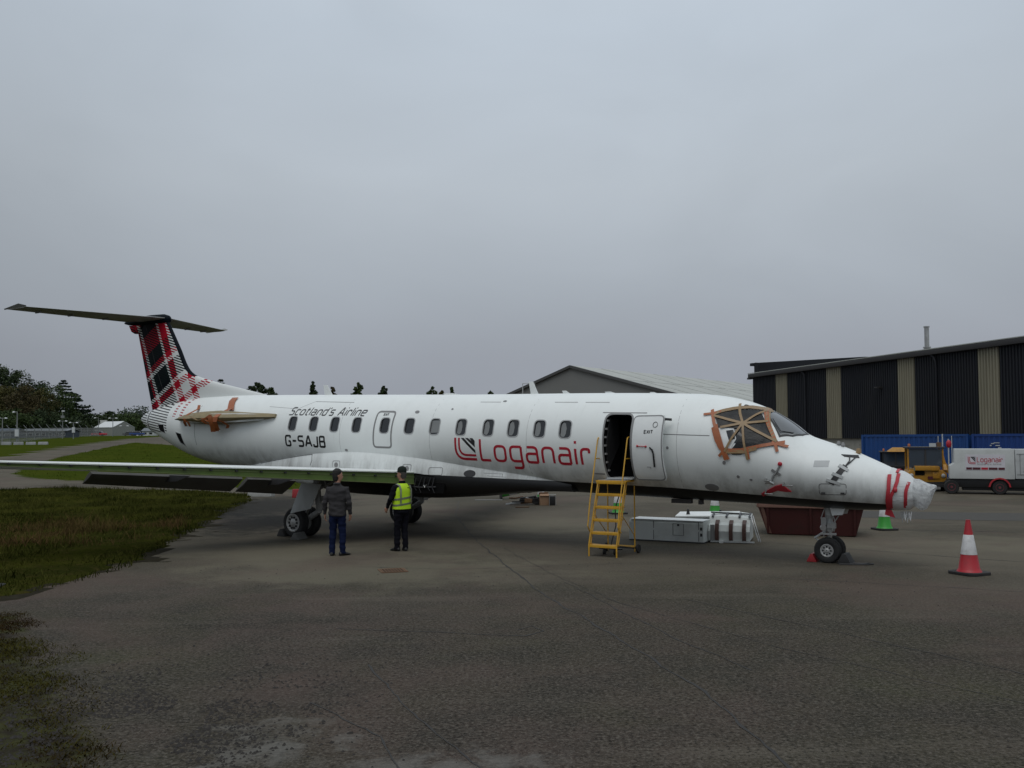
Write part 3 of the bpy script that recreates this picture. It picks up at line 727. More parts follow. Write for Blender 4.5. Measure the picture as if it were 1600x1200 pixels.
for x, z, a, b in ((9.75, .67, .07, .035), (2.12, -.80, .15, .075), (1.5, -.55, .03, .03), (1.25, -.6, .03, .02), (1.75, -.28, .035, .035), (12.0, -.35, .05, .03), (2.95, -.02, .03, .03), (7.3, .95, .05, .02), (8.7, .75, .03, .02)):
    mb = MB(); patch(mb, Sc, [(x + a * math.cos(k * PI / 6), z + b * math.sin(k * PI / 6)) for k in range(12)], 0.008); P_('vent', mb, M['winframe'])
# ---- lettering
mb = MB(); text(mb, Sc, 'Loganair', 7.69, -.45, 2.9, .49, .058, gap=.3); P_('airline_name', mb, M['red'], None, 'red airline name reading Loganair')
lg = MB()
ribbon(lg, Sc, round_poly([(8.41, .06), (8.41, -.44), (7.83, -.44)], .3, False, 8), .058, False)
ribbon(lg, Sc, round_poly([(8.30, .06), (8.30, -.345), (7.83, -.345)], .2, False, 8), .05, False)
for a, b, c_, d_ in ((8.245, 8.16, -.30, -.22), (8.12, 8.035, -.15, -.07), (7.99, 7.905, -.005, .06)):
    if d_ > .05: patch(lg, Sc, [(a, .06), (b, .06), (7.84, 0.0), (7.84, -.11)], mi=1)
    else: patch(lg, Sc, [(a, .06), (b, .06), (7.84, d_), (7.84, c_)], mi=1)
P_('airline_logo', lg, [M['red'], M['black']], None, 'red and black curved stripe emblem')
mb = MB(); text(mb, Sc, "Scotland's Airline", 14.24, .555, 2.78, .205, .03, gap=.3, slant=.28); P_('slogan', mb, M['dark'], None, "dark italic slogan reading Scotland's Airline")
mb = MB(); text(mb, Sc, 'G-SAJB', 14.22, -.29, 1.47, .27, .052, gap=.3); P_('registration', mb, M['black'], None, 'black registration letters G-SAJB')
mb = MB(); text(mb, lambda u, v, o: T(u, .66 - v, o), 'R', 1.525, 0, .12, .26, .034, gap=.2, off=.008); P_('letter_mark', mb, M['black'])
# ---- service door, open and slid forward, with its frame
mb = MB(); fr = [(DX + a, (DZ0 + DZ1) / 2 + b) for a, b in rrect(DW + .03, DZ1 - DZ0 + .03, .15)]
ribbon(mb, Sc, fr, 0.035, True, 0.006); df = P_('door_frame', mb, M['winframe'])
for k in range(7):
    z = DZ0 + .15 + k * .19; p = Sc(DX + DW / 2 - .02, z, -.06); P_('latch', MB().box(p, (.03, .07, .04)), M['gear'], df)
mb = MB(); mb.box((DX, .72, ZC(DX) + DZ0 + .02), (DW - .02, .6, .03)); P_('door_sill', mb, M['lightgrey'], df)
mb = MB(); mb.prism([V(DX + .312, .4, 2.32 + .0), V(DX + .312, .95, 1.75), V(DX + .312, 1.05, 2.3), V(DX + .312, .85, 2.9), V(DX + .312, .45, 2.9)], (-.02, 0, 0)); P_('door_lining', mb, M['dark'], df)
DXC, DOFF = 3.265, 0.34
def D(x, zz, off=0.0):
    R_ = 1.14 + off; zz = max(-1.1, min(1.1, zz)); y = math.sqrt(max(0.05, R_ * R_ - zz * zz)); return V(x, y + DOFF, ZC(3.3) + zz)
mb = MB(); outl = [(DXC + a, -.03 + b) for a, b in rrect(.68, 1.35, .09)]
zs = np.linspace(-.70, .645, 22)
hw = lambda z: .34 - (max(0, abs(z + .0275) - .59) ** 2) * 6
rows = []
for z in zs:
    h = hw(z); rows.append([D(DXC - h, z, 0), D(DXC - h + .015, z, .012), D(DXC + h - .015, z, .012), D(DXC + h, z, 0), D(DXC + h - .02, z, -.1), D(DXC - h + .02, z, -.1)])
mb.loft(rows); door = P_('service_door', mb, M['white'], None, 'open service door lettered EXIT', angle=35)
mb = MB(); ribbon(mb, lambda u, v, o: D(u, v, .010 + o), [(DXC + a * .985, -.0275 + b_) for a, b_ in rrect(.68, 1.33, .1)], .022, True, .006); P_('door_seal', mb, M['winframe'], door)
mb = MB(); text(mb, lambda u, v, o: D(u, v, .012 + o), 'EXIT', DXC + .06, .27, .19, .062, .016); P_('exit_text', mb, M['dark'], door)
mb = MB(); mb.tube([D(DXC - .08, -.02, .03), D(DXC - .14, -.07, .035), D(DXC - .16, -.14, .035), D(DXC - .155, -.42, .035)], .018, 8); P_('handle', mb, M['black'], door)
mb = MB(); mb.tube([D(DXC + .2, .01, .03), D(DXC + .01, 0.0, .03)], .009, 6); mb.ball(D(DXC + .2, .01, .02), .024, 8, 6); mb.ball(D(DXC + .01, 0, .02), .024, 8, 6); P_('lock_bar', mb, M['redtape'], door)
mb = MB(); mb.tube([D(DXC - .17 + .05 * math.cos(k * PI / 8), .45 + .055 * math.sin(k * PI / 8), .016) for k in range(16)], .008, 5, closed=True); P_('porthole', mb, M['winframe'], door)
mb = MB(); mb.tube([D(DXC + .02, -.42, .016), D(DXC - .06, -.42, .016), D(DXC - .06, -.46, .016)], .006, 5); P_('pull_tab', mb, M['winframe'], door)
mb = MB()
mb.bar(D(DXC - .33, .56, -.05), V(DXC - .40, 1.12, ZC(3.0) + .56), .04, .05)
P_('hinge_arm', mb, M['dark'], door)
# ---- windscreens
mb = MB(); patch(mb, T, [(1.10, .37), (1.02, .05), (.40, .05), (.44, .3), (.56, .56), (.74, .76)], 0.006, .08); ws = P_('windscreen', mb, M['screen'])
mb = MB(); ribbon(mb, T, [(1.12, .39), (1.03, .03), (.38, .03), (.42, .32), (.54, .59), (.73, .79)], .035, True, .01); P_('window_frame', mb, M['dark'], ws)
mb = MB(); mb.tube([T(.54, .5, .02), T(.74, .70, .025), T(.95, .52, .03)], .008, 6); P_('wiper', mb, M['black'], ws)
mb = MB(); patch(mb, S, [(1.80, 2.86), (1.42, 2.95), (1.12, 2.88), (.95, 2.62), (1.0, 2.45), (1.5, 2.35), (1.72, 2.4)], .006, .08); P_('cockpit_window', mb, M['glass'])
mb = MB(); patch(mb, lambda x, y, o: T(x, -y, o), [(1.10, .37), (1.02, .05), (.40, .05), (.44, .3), (.56, .56), (.74, .76)], 0.006, .08); ws2 = P_('windscreen', mb, M['screen'])
# ---- nose details
def probe(x, z, L=.22):
    p = S(x, z); q = S(x, z, .09); mb = MB(); mb.tube([p, q, q + V(-L, .02, 0)], [.02, .018, .012], 8); return P_('pitot_probe', mb, M['steel'])
probe(.62, 1.58, .2); probe(1.0, 1.42, .16); probe(.95, 1.66, .1)
mb = MB(); ribbon(mb, S, round_poly([(-.03, 1.58), (-.5, 1.58), (-.48, 1.37), (-.01, 1.37)], .05, True), .01, True, .003); ah = P_('access_hatch', mb, M['line'])
for a in (-.08, -.42): P_('latch', MB().box(S(a, 1.4, .004), (.07, .02, .03)), M['dark'], ah)
mb = MB(); patch(mb, S, [(.06, 2.02), (-.2, 2.02), (-.19, 1.9), (.07, 1.9)], .003); P_('placard', mb, M['lightgrey'])
for x, z in ((-.1, 2.3), (-.02, 2.36)): P_('static_port', MB().lathe([(.03, 0), (.045, .03), (.02, .09)], T(x - .2, .06), (0, 0, 1), 10), M['winframe'])
P_('beacon', MB().lathe([(.05, 0), (.05, .06), (.03, .1)], T(-.6, .1), (0, 0, 1), 12), M['brown_tape'])
# ---- roof aerials and blades
def blade(x, h, c, name='blade_aerial'):
    z = float(FT(x)); mb = MB(); mb.prism([V(x, -.015, z - .03), V(x + c, -.015, z - .03), V(x + c * 1.25, -.015, z + h), V(x + c * .75, -.015, z + h)], (0, .03, 0)); P_(name, mb, M['white'], bevel=.006)
blade(13.55, .28, .3); blade(6.75, .3, .22); blade(5.85, .07, .2); blade(8.9, .05, .6, 'satellite_aerial'); blade(4.6, .04, .3, 'satellite_aerial'); blade(3.6, .03, .2, 'satellite_aerial')
mb = MB(); mb.tube([(7.05, -.3, FT(7.0) - .05), (7.05, -.3, FT(7.0) + .28), (7.4, -.3, FT(7.0) + .28), (7.4, -.3, FT(7.0) - .02)], .012, 6); P_('wire_aerial', mb, M['gear'])
# belly aerials
for x, l in ((3.05, .45), (2.62, .08), (7.0, .2), (10.2, .2)): P_('belly_aerial', MB().box((x, .15, float(FB(x)) - .04), (l, .12, .09)), M['dark'])
# ---- belly fairing
FZ = pchip([5.5, 6.14, 8.01, 9.9, 11.59, 13.12, 14.9, 15.87, 16.3], [-.93, -.82, -.63, -.45, -.38, -.47, -.71, -.87, -.95])
FB2 = pchip([5.5, 6.4, 7.5, 8.3, 9.7, 12.0, 14.0, 15.4, 16.3], [1.235, 1.21, 1.12, 1.04, .97, 1.0, 1.2, 1.45, 1.56])
mb = MB(); rings = []
for x in np.linspace(5.5, 16.3, 90):
    g = math.sin(PI * min(1, max(0, (x - 5.5) / 10.8))) ** .6; zt = ZC(x) + float(FZ(x)); zb = float(FB2(x)); yt = float(side_y(x, zt)) - .01
    half = [(yt, zt), (yt + .05 * g, zt - .1 * g), (yt + .1 * g, zt - .3 * g), (yt + .12 * g, zt - .3 * g - (zt - zb) * .25), (yt * .98 + .05 * g, zb + (zt - zb) * .22 * g + .02), (yt * .8, zb + .06 * g + .01), (yt * .5, zb + .015), (0, zb)]
    inner = [(0, zt + .3)]
    rings.append([V(x, y, z) for y, z in half] + [V(x, -y, z) for y, z in reversed(half[:-1])] + [V(x, 0, zt)])
mb.loft(rings); fair = P_('belly_fairing', mb, M['skinpaint'], angle=60)
def FS(x, z, off=0.0):                # approximate fairing side
    g = math.sin(PI * min(1, max(0, (x - 5.5) / 10.8))) ** .6; zt = ZC(x) + float(FZ(x)); yt = float(side_y(x, zt)) - .01
    q = min(1, max(0, (zt - z) / max(.01, .3 * g))); return V(x, yt + .1 * g * q ** .7 + off, z)
mb = MB(); ribbon(mb, lambda x, z, o: FS(x, ZC(x) + float(FZ(x)) - .02 + z, o), [(15.6, 0), (14.9, 0), (14.2, 0), (13.3, 0), (13.25, -.18), (13.3, -.3)], .014, False, .006); P_('panel_gap', mb, M['line'])
for x in (12.3, 9.92):
    mb = MB(); ribbon(mb, FS, round_poly([(x + .13, ZC(x) - .86), (x - .13, ZC(x) - .86), (x - .13, ZC(x) - .64), (x + .13, ZC(x) - .64)], .05, True), .014, True, .008); ap = P_('access_hatch', mb, M['softline'])
    mb = MB(); patch(mb, FS, [(x + .07 * math.cos(k * PI / 5), ZC(x) - .75 + .07 * math.sin(k * PI / 5)) for k in range(10)], .008); P_('filler_cap', mb, M['winframe'], ap)
mb = MB(); ribbon(mb, FS, round_poly([(9.25, ZC(9) - .86), (8.85, ZC(9) - .86), (8.85, ZC(9) - .68), (9.25, ZC(9) - .68)], .05, True), .01, True, .008); P_('access_hatch', mb, M['softline'])
mb = MB(); patch(mb, FS, [(8.08 + .16 * math.cos(k * PI / 8), ZC(8.1) - .79 + .085 * math.sin(k * PI / 8)) for k in range(16)], .012); P_('vent', mb, M['dark'])
for pts in ([(7.7, -.76), (7.2, -.76), (7.2, -.84)], [(7.6, -.82), (7.1, -.83)]):
    mb = MB(); ribbon(mb, FS, [(x, ZC(x) + z) for x, z in pts], .008, False, .006); P_('panel_gap', mb, M['softline'])
# open bay at the wing root, with pipework
mb = MB(); patch(mb, lambda x, z, o: FS(x, z, o), [(10.05, 1.60), (9.55, 1.62), (9.1, 1.56), (8.75, 1.42), (8.8, 1.15), (9.9, 1.12)], .01, .15); P_('open_bay', mb, M['void'])
mb = MB(); yb = FS(9.4, 1.4).y + .02
for k in range(7):
    x = 9.05 + .14 * k; mb.tube([V(x, yb, 1.15 + .05 * (k % 3)), V(x + .05, yb + .03, 1.3), V(x - .03 * (k % 2), yb, 1.52)], .014, 6)
mb.tube([V(9.0, yb, 1.3), V(9.5, yb + .03, 1.28), V(9.9, yb, 1.32)], .02, 6); P_('hydraulic_line', mb, M['dark'])
mb = MB(); mb.tube([V(9.35, yb + .03, 1.34), V(9.3, yb + .05, 1.28), V(9.26, yb + .04, 1.36)], .012, 6); P_('bracket', mb, M['steel'])
# ---- wings
LE = lambda y: 9.73 + (y - 1.25) * .466
TE = lambda y: 13.7 + (y - 3.0) * .105 + (.0 if y > 3 else 0)
ZT = lambda y: 1.655 + .0515 * (y - 1.25)
TH = lambda y: .30 - .0265 * (y - 1.25)
def wing(s):
    n = 16; mb = MB(); rows = []
    for y in np.linspace(.6, 10.0, 26):
        c = TE(y) - LE(y); t = TH(y); zt = ZT(y); r = []
        up = [(0, 0), (.02, .012), (.08, .035), (.2, .055), (.35, .055), (.5, .03), (.62, 0.0), (.74, -.05)]
        lo = [(.74, -.5 * t - .02), (.6, -.72 * t), (.4, -.92 * t), (.2, -1.0 * t), (.06, -1.0 * t), (0, -.98 * t)]
        k = min(1, c / 2.2)
        r = [V(LE(y) + c * a, s * y, zt + b * k) for a, b in up] + [V(LE(y) + c * a, s * y, zt + b) for a, b in lo]
        rows.append(r)
    N = len(rows[0]); b0 = 0
    mb.v = [tuple(p) for r in rows for p in r]
    for i in range(len(rows) - 1):
        for k in range(N):
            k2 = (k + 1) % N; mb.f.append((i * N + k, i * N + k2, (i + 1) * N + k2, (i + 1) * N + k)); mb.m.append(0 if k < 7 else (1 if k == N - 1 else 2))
    mb.f.append(tuple((len(rows) - 1) * N + k for k in range(N))); mb.m.append(0); mb.f.append(tuple(range(N))); mb.m.append(0)
    w = P_('wing', mb, [M['white'], M['primer'], M['underside']], None, 'starboard wing without leading edge, green primer spar bare' if s > 0 else None, angle=30)
    # spar caps, ribs and brackets left where the leading edge came off
    mb = MB()
    a, b = .9, 9.95
    mb.bar(V(LE(a) - .03, s * a, ZT(a) - .015), V(LE(b) - .03, s * b, ZT(b) - .015), .06, .012); P_('spar_cap', mb, M['white'], w)
    mb = MB(); mb.bar(V(LE(a) - .02, s * a, ZT(a) - TH(a) * .96), V(LE(b) - .02, s * b, ZT(b) - TH(b) * .9), .05, .012)
    mb.bar(V(LE(a) - .008, s * a, ZT(a) - TH(a) * .4), V(LE(b) - .008, s * b, ZT(b) - TH(b) * .45), .012, .016); P_('spar_flange', mb, M['primer2'], w)
    for k in range(17):
        y = 1.6 + k * .5; mb = MB(); mb.box((LE(y) - .035, s * y, ZT(y) - TH(y) * .36), (.05, .05, .035)); P_('rib_bracket', mb, M['dark'], w)
    for y0, y1, nm in ((1.35, 2.85, 'flap'), (3.0, 6.85, 'flap')):
        mb = MB(); rows = []
        for y in np.linspace(y0, y1, 8):
            f = (y - 3.0) / 3.85; hx, hz = 13.78 + .42 * f, 1.50 + .262 * f; ch = .58 - .16 * f; ang = math.radians(38)
            d = V(math.cos(ang), 0, -math.sin(ang)); nn = V(math.sin(ang), 0, math.cos(ang)); o = V(hx, s * y, hz)
            rows.append([o + nn * -.04, o + d * .0 + nn * .03, o + d * ch * .35 + nn * .045, o + d * ch + nn * .004, o + d * ch - nn * .004, o + d * ch * .4 - nn * .045])
        mb.loft(rows); fl = P_(nm, mb, M['underside'], None, None)
        for f in (.52,):
            y = y0 + (y1 - y0) * f; q = (y - 3.0) / 3.85
            mb = MB(); mb.prism([V(13.0 + .42 * q, s * y - .03, 1.5 + .26 * q), V(13.85 + .42 * q, s * y - .03, 1.5 + .26 * q), V(14.0 + .42 * q, s * y - .03, 1.33 + .26 * q), V(13.5 + .42 * q, s * y - .03, 1.36 + .26 * q)], (0, .024, 0)); P_('flap_track', mb, M['dark'], fl)
    mb = MB(); rows = []
    for y in np.linspace(7.0, 9.9, 6):
        c = TE(y) - LE(y); x0 = LE(y) + .76 * c; zt = ZT(y) - .05
        rows.append([V(x0, s * y, zt), V(TE(y) + .25, s * y, zt - .03), V(x0, s * y, zt - .1)])
    mb.loft(rows); P_('aileron', mb, M['white'])
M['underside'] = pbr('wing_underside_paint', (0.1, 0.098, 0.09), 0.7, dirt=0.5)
M['primer2'] = pbr('pale_primer', (0.16, 0.2, 0.07), 0.6)
wing(1); wing(-1)
# ---- wheels and landing gear
def wheel(parent, c, R, W, rimr, holes=9, face=1):
    w = bpy.data.objects.new('wheel', None); w.location = c; link(w, parent)
    mb = MB(); mb.lathe([(rimr, -W * .36), (rimr * 1.12, -W * .44), (R * .8, -W * .5), (R * .93, -W * .44), (R * .985, -W * .28), (R, -W * .1), (R, W * .1), (R * .985, W * .28), (R * .93, W * .44), (R * .8, W * .5), (rimr * 1.12, W * .44), (rimr, W * .36)], (0, 0, 0), (0, 1, 0), 36)
    # grooves round the tread
    for g in (-.2, 0, .2): mb.lathe([(R * .992, W * (g - .02)), (R + .003, W * (g - .02)), (R + .003, W * (g + .06)), (R * .992, W * (g + .06))], (0, 0, 0), (0, 1, 0), 36, caps=False)
    P_('tyre', mb, M['rubber'], w)
    mb = MB(); f = face
    mb.lathe([(rimr * 1.0, W * .30 * f), (rimr * 1.08, W * .47 * f), (rimr * .98, W * .48 * f), (rimr * .9, W * .42 * f), (rimr * .84, W * .40 * f), (rimr * .42, W * .43 * f), (rimr * .34, W * .5 * f), (rimr * .2, W * .53 * f), (.01, W * .53 * f)], (0, 0, 0), (0, 1, 0), 36, caps=False)
    mb.lathe([(rimr * .98, -W * .45 * f), (.01, -W * .4 * f)], (0, 0, 0), (0, 1, 0), 24, caps=False)
    P_('rim', mb, M['rim'], w)
    for k in range(holes):
        mb = MB(); a = 2 * PI * k / holes; mb.lathe([(rimr * .15, 0), (rimr * .15, .012)], (math.cos(a) * rimr * .64, W * .418 * f if f > 0 else W * .418 * f - .012, math.sin(a) * rimr * .64), (0, 1, 0), 10)
        P_('rim_hole', mb, M['black'], w)
    return w
def main_gear(s):
    g = MB(); g.tube([V(12.15, s * 2.05, 1.75), V(12.05, s * 2.05, 1.0), V(12.0, s * 2.05, .62)], [.085, .085, .07], 14)
    leg = P_('main_gear_leg', g, M['gear'])
    g = MB(); g.tube([V(12.0, s * 2.05, .66), V(12.3, s * 2.05, .5), V(12.6, s * 2.05, .365)], [.07, .075, .08], 12); P_('trailing_arm', g, M['gear'], leg)
    g = MB(); g.tube([V(12.6, s * 1.74, .365), V(12.6, s * 2.36, .365)], .05, 12); P_('axle', g, M['gear'], leg)
    g = MB(); g.tube([V(12.2, s * 2.05, 1.35), V(12.45, s * 2.05, .52)], .045, 10); P_('shock_strut', g, M['steel'], leg)
    g = MB(); g.tube([V(12.05, s * 2.05, 1.2), V(11.9, s * 1.35, 1.5)], .035, 8); g.tube([V(11.96, s * 2.12, .7), V(11.86, s * 2.2, .95), V(12.0, s * 2.14, 1.4)], .016, 6)
    g.tube([V(11.98, s * 1.98, .68), V(11.85, s * 1.9, 1.0), V(11.95, s * 1.95, 1.5)], .014, 6); g.box((11.93, s * 2.08, .78), (.12, .2, .16)); g.box((11.9, s * 2.0, .98), (.09, .14, .12)); P_('brake_line', g, M['gear'], leg)
    d = [V(12.66, s * 2.42, .60), V(11.95, s * 2.42, .74), V(11.66, s * 2.34, 1.36), V(12.36, s * 2.34, 1.36)]
    g = MB(); g.prism(d, (0, -.03 * s, 0)); P_('gear_door', g, M['lightgrey'], leg, bevel=.008)
    for y in (2.27, 1.83): wheel(plane, V(12.6, s * y, .368), .372, .24, .215, 10, s if y > 2 else -s)
main_gear(1); main_gear(-1)
g = MB(); g.tube([V(.02, 0, 1.15), V(.0, 0, .62)], .072, 14); ng = P_('nose_gear_leg', g, M['lightgrey'])
g = MB(); g.tube([V(0, 0, .66), V(0, 0, .26)], .045, 12); P_('piston', g, M['steel'], ng)
g = MB(); g.lathe([(.09, 0), (.1, .03), (.1, .1), (.09, .13)], (0, 0, .6), (0, 0, 1), 16); g.lathe([(.085, 0), (.085, .06)], (0, 0, .86), (0, 0, 1), 16); g.box((-.06, .09, .72), (.16, .08, .1)); g.box((.08, .1, .8), (.1, .1, .14)); g.box((0, .11, .56), (.3, .05, .04)); P_('steering_collar', g, M['gear'], ng)
g = MB(); g.tube([V(.05, 0, .62), V(.28, .02, .46), V(.1, 0, .3)], .024, 8); g.tube([V(.05, .06, .62), V(.28, .06, .46)], .02, 8); P_('torque_link', g, M['lightgrey'], ng)
g = MB(); g.lathe([(.02, 0), (.055, .03), (.06, .07)], (.12, .12, .68), (-.6, .8, 0), 14); P_('taxi_light', g, M['steel'], ng)
g = MB(); g.tube([V(-.04, .07, 1.1), V(-.2, .1, .92), V(-.06, .09, .72)], .014, 6); g.tube([V(.06, .06, 1.1), V(.14, .1, .86), V(.05, .1, .66), V(.1, .1, .5)], .011, 6); g.tube([V(-.1, .08, .9), V(-.14, .12, .78), V(-.07, .12, .62)], .011, 6); P_('hose', g, M['gear'], ng)
g = MB(); g.tube([V(0, -.22, .245), V(0, .22, .245)], .035, 12); P_('axle', g, M['gear'], ng)
for y in (.185, -.185): wheel(plane, V(0, y, .246), .25, .17, .118, 8, 1 if y > 0 else -1)
for y in (.17, -.17):
    g = MB(); g.prism([V(-.35, y, 1.09), V(-.05, y, 1.09), V(-.1, y * 1.1, .93), V(-.3, y * 1.1, .95)], (0, .015, 0)); P_('nose_gear_door', g, M['white'])
# ---- tail
def naca(s): return 5 * (.2969 * math.sqrt(s) - .126 * s - .3516 * s * s + .2843 * s ** 3 - .1015 * s ** 4)
SS = [0, .01, .03, .06, .1, .16, .24, .34, .46, .58, .7, .8, .9, 1.0]
FLE = pchip([3.4, 3.72, 3.80, 4.0, 4.32, 4.47, 4.56, 4.72, 5.42, 6.47], [15.8, 16.0, 16.25, 17.2, 18.75, 19.36, 19.62, 19.86, 20.33, 21.04])
FTE = lambda z: 21.79 + (z - 3.56) * .319
def fin_ring(z, s0=0.0, s1=1.0, grow=0.0, pts=SS):
    le, te = float(FLE(z)), FTE(z); c = te - le; th = min(.12 * c, .27)
    up = [(le + c * s - (grow if s == 0 else 0), th * naca(s) + grow) for s in pts if s0 <= s <= s1]
    return [V(x, y, z) for x, y in up] + [V(x, -y, z) for x, y in reversed(up)]
mb = MB(); mb.loft([fin_ring(z) for z in list(np.linspace(3.4, 4.4, 12)) + [4.47, 4.52, 4.56, 4.62, 4.7, 4.8] + list(np.linspace(4.95, 6.45, 14))]); fin = P_('fin', mb, M['tartan'], None, 'tail fin printed in red, black and white tartan', angle=50)
mb = MB(); mb.loft([fin_ring(z, 0, .045, .006, [0, .006, .012, .02, .03, .045]) for z in [4.5, 4.53, 4.56, 4.62, 4.7, 4.8] + list(np.linspace(4.95, 6.4, 12))], closed=True); P_('leading_edge', mb, M['navy'], fin)
mb = MB()
for s in (1, -1):
    pts = []
    for z in np.linspace(3.75, 6.3, 10):
        c = FTE(z) - float(FLE(z)) if z > 4.7 else FTE(z) - (19.86 + (z - 4.72) * .67); x = FTE(z) - .33 * c; le = float(FLE(z)); cc = FTE(z) - le; th = min(.12 * cc, .27)
        pts.append(V(x, s * (th * naca(min(.99, (x - le) / cc)) + .002), z))
    mb.tube(pts, .006, 5)
P_('rudder_gap', mb, M['dark'], fin)
mb = MB(); rg = []
for x, w, h0, h1 in ((20.9, .02, 6.42, 6.46), (20.98, .12, 6.3, 6.56), (21.2, .19, 6.28, 6.62), (21.8, .2, 6.3, 6.64), (22.6, .15, 6.34, 6.62), (23.1, .08, 6.38, 6.56), (23.35, .02, 6.44, 6.5)):
    rg.append([V(x, w * math.sin(2 * PI * k / 16), (h0 + h1) / 2 + (h1 - h0) / 2 * math.cos(2 * PI * k / 16)) for k in range(16)])
mb.loft(rg); P_('fin_tip_fairing', mb, M['navy'])
mb = MB(); mb.prism([V(22.2, -.06, 6.34), V(23.05, -.06, 6.36), V(22.9, -.06, 6.14), V(22.72, -.06, 6.06), V(22.55, -.06, 6.06)], (0, .12, 0)); P_('rudder_tip', mb, M['tartan'], bevel=.02)
M['tailgrey'] = pbr('tailplane_paint', (0.24, 0.245, 0.235), 0.5, dirt=0.5)
for s in (1, -1):
    def tp(y, s0, s1, sh=0):
        f = (y - .1) / 3.65; le = 20.98 + 1.77 * f; c = 1.95 - .88 * f; z = 6.46 + .09 * f; th = .2 - .1 * f
        q = [k for k in SS if s0 <= k <= s1]
        return [V(le + c * k + sh, s * y, z + th * naca(k) * .5) for k in q] + [V(le + c * k + sh, s * y, z - th * naca(k) * .5) for k in reversed(q)]
    mb = MB(); mb.loft([tp(y, 0, .7) for y in np.linspace(.1, 3.75, 10)]); tpl = P_('tailplane', mb, M['tailgrey'])
    mb = MB(); mb.loft([tp(y, .7, 1.0, .015) for y in np.linspace(.25, 3.72, 8)]); P_('elevator', mb, M['tailgrey'])
    mb = MB(); mb.loft([[p + V(-.004, 0, 0) for p in tp(y, 0, .03)] for y in np.linspace(.3, 3.75, 8)]); P_('leading_edge', mb, M['steel'], tpl)
    mb = MB(); mb.prism([V(22.66, s * 3.76, 6.55), V(23.9, s * 3.76, 6.54), V(23.85, s * 3.80, 6.53), V(22.95, s * 3.84, 6.62)], (0, .02 * s, .03)); P_('tip_cap', mb, M['tailgrey'], tpl)
    for y in (1.2, 2.2, 3.1): P_('hinge_fairing', MB().box((22.25 + (y - .1) / 3.65 * 1.15, s * y, 6.41 + .025 * y), (.3, .04, .06)), M['tailgrey'], tpl)
# openings at the tail
for poly, nm in (([(19.50, 2.72), (19.16, 2.66), (19.06, 2.28), (19.34, 2.38)], 'tail_opening'), ([(20.72, 2.98), (20.3, 2.97), (20.24, 2.68), (20.62, 2.76)], 'tail_opening')):
    mb = MB(); patch(mb, S, poly, .004); o = P_(nm, mb, M['void'])
    mb = MB(); ribbon(mb, S, poly, .02, True, .008); P_('rim', mb, M['lightgrey'], o)
# engine pylon stubs
for s in (1, -1):
    mb = MB(); rg = []
    for x, o, h in ((15.0, .98, .03), (15.3, 1.2, .09), (15.9, 1.36, .12), (17.0, 1.38, .13), (18.0, 1.34, .11), (18.7, 1.2, .07), (19.2, .9, .03)):
        rg.append([V(x, s * .7, 3.13 + h), V(x, s * o, 3.10 + h), V(x, s * (o + .03), 3.1), V(x, s * o, 3.1 - h), V(x, s * .7, 3.07 - h)])
    mb.loft(rg); P_('engine_pylon', mb, M['white'])
# ================================================================ COVERS AND TAPE ON THE AIRLINER
def ac_thing(name, label, cat, p, group=None):       # an Empty at aircraft-local point p, turned like the aircraft
    return thing(name, label, cat, AC_M @ Vector(p), AC_ROT, group)
m_, b_, t_ = base_mat('clear_plastic_film', (0.62, 0.64, 0.65), 0.22, spec=0.6)
co_ = t_.new('ShaderNodeTexCoord').outputs['Object']
n1_ = t_.noise(co_, 7, 4, 0.6, 1.5)
b_.inputs['Transmission Weight'].default_value = 0.25; b_.inputs['Alpha'].default_value = 0.8
t_.put(t_.mix(t_.ramp(n1_, 0.35, 0.7), (0.85, 0.87, 0.87), (0.5, 0.51, 0.52)), b_.inputs['Base Color']); t_.bump(n1_, 0.5, 0.03, b_); M['film'] = m_
m_, b_, t_ = base_mat('white_film', (0.66, 0.68, 0.68), 0.3)
co_ = t_.new('ShaderNodeTexCoord').outputs['Object']
n1_ = t_.noise(t_.mapping(co_, (1, 1, 4)), 5, 4, 0.6, 0.8); t_.bump(n1_, 0.6, 0.03, b_); M['whitefilm'] = m_
m_, b_, t_ = base_mat('black_polythene', (0.012, 0.0125, 0.013), 0.34, spec=0.3)
co_ = t_.new('ShaderNodeTexCoord').outputs['Object']
n1_ = t_.noise(t_.mapping(co_, (1, 1, 2)), 5, 4, 0.6, 1.0); t_.bump(n1_, 0.5, 0.03, b_); M['polythene'] = m_

# ---- polythene bag over the nose, taped in red
cp = (-1.45, 0, 1.4)
bag = ac_thing('nose_cover', 'crumpled clear plastic bag taped over the airliner nose tip', 'plastic cover', cp)
NB = 40; rings = []
prof_ = [(-1.20, 1.0, 0), (-1.28, 1.0, 0.02), (-1.4, 1.0, .03), (-1.5, 1.02, .04), (-1.58, 1.06, .05)]
for x, k, o in prof_:
    t0, b0, w0 = float(FT(x)), float(FB(x)), float(FW(x)); r = []
    for i in range(NB):
        a = 2 * PI * i / NB; d = 0.012 + o * (.5 + noise.noise(V(math.cos(a) * 2.2, math.sin(a) * 2.2, x * 7)))
        r.append(V(x, (w0 * k + d) * math.sin(a), (t0 + b0) / 2 + ((t0 - b0) / 2 * k + d) * math.cos(a)))
    rings.append(r)
mb = MB(cp); mb.loft(rings, caps=False); mb.build('wrap', M['whitefilm'], bag, angle=70)
rings = [rings[-1]]
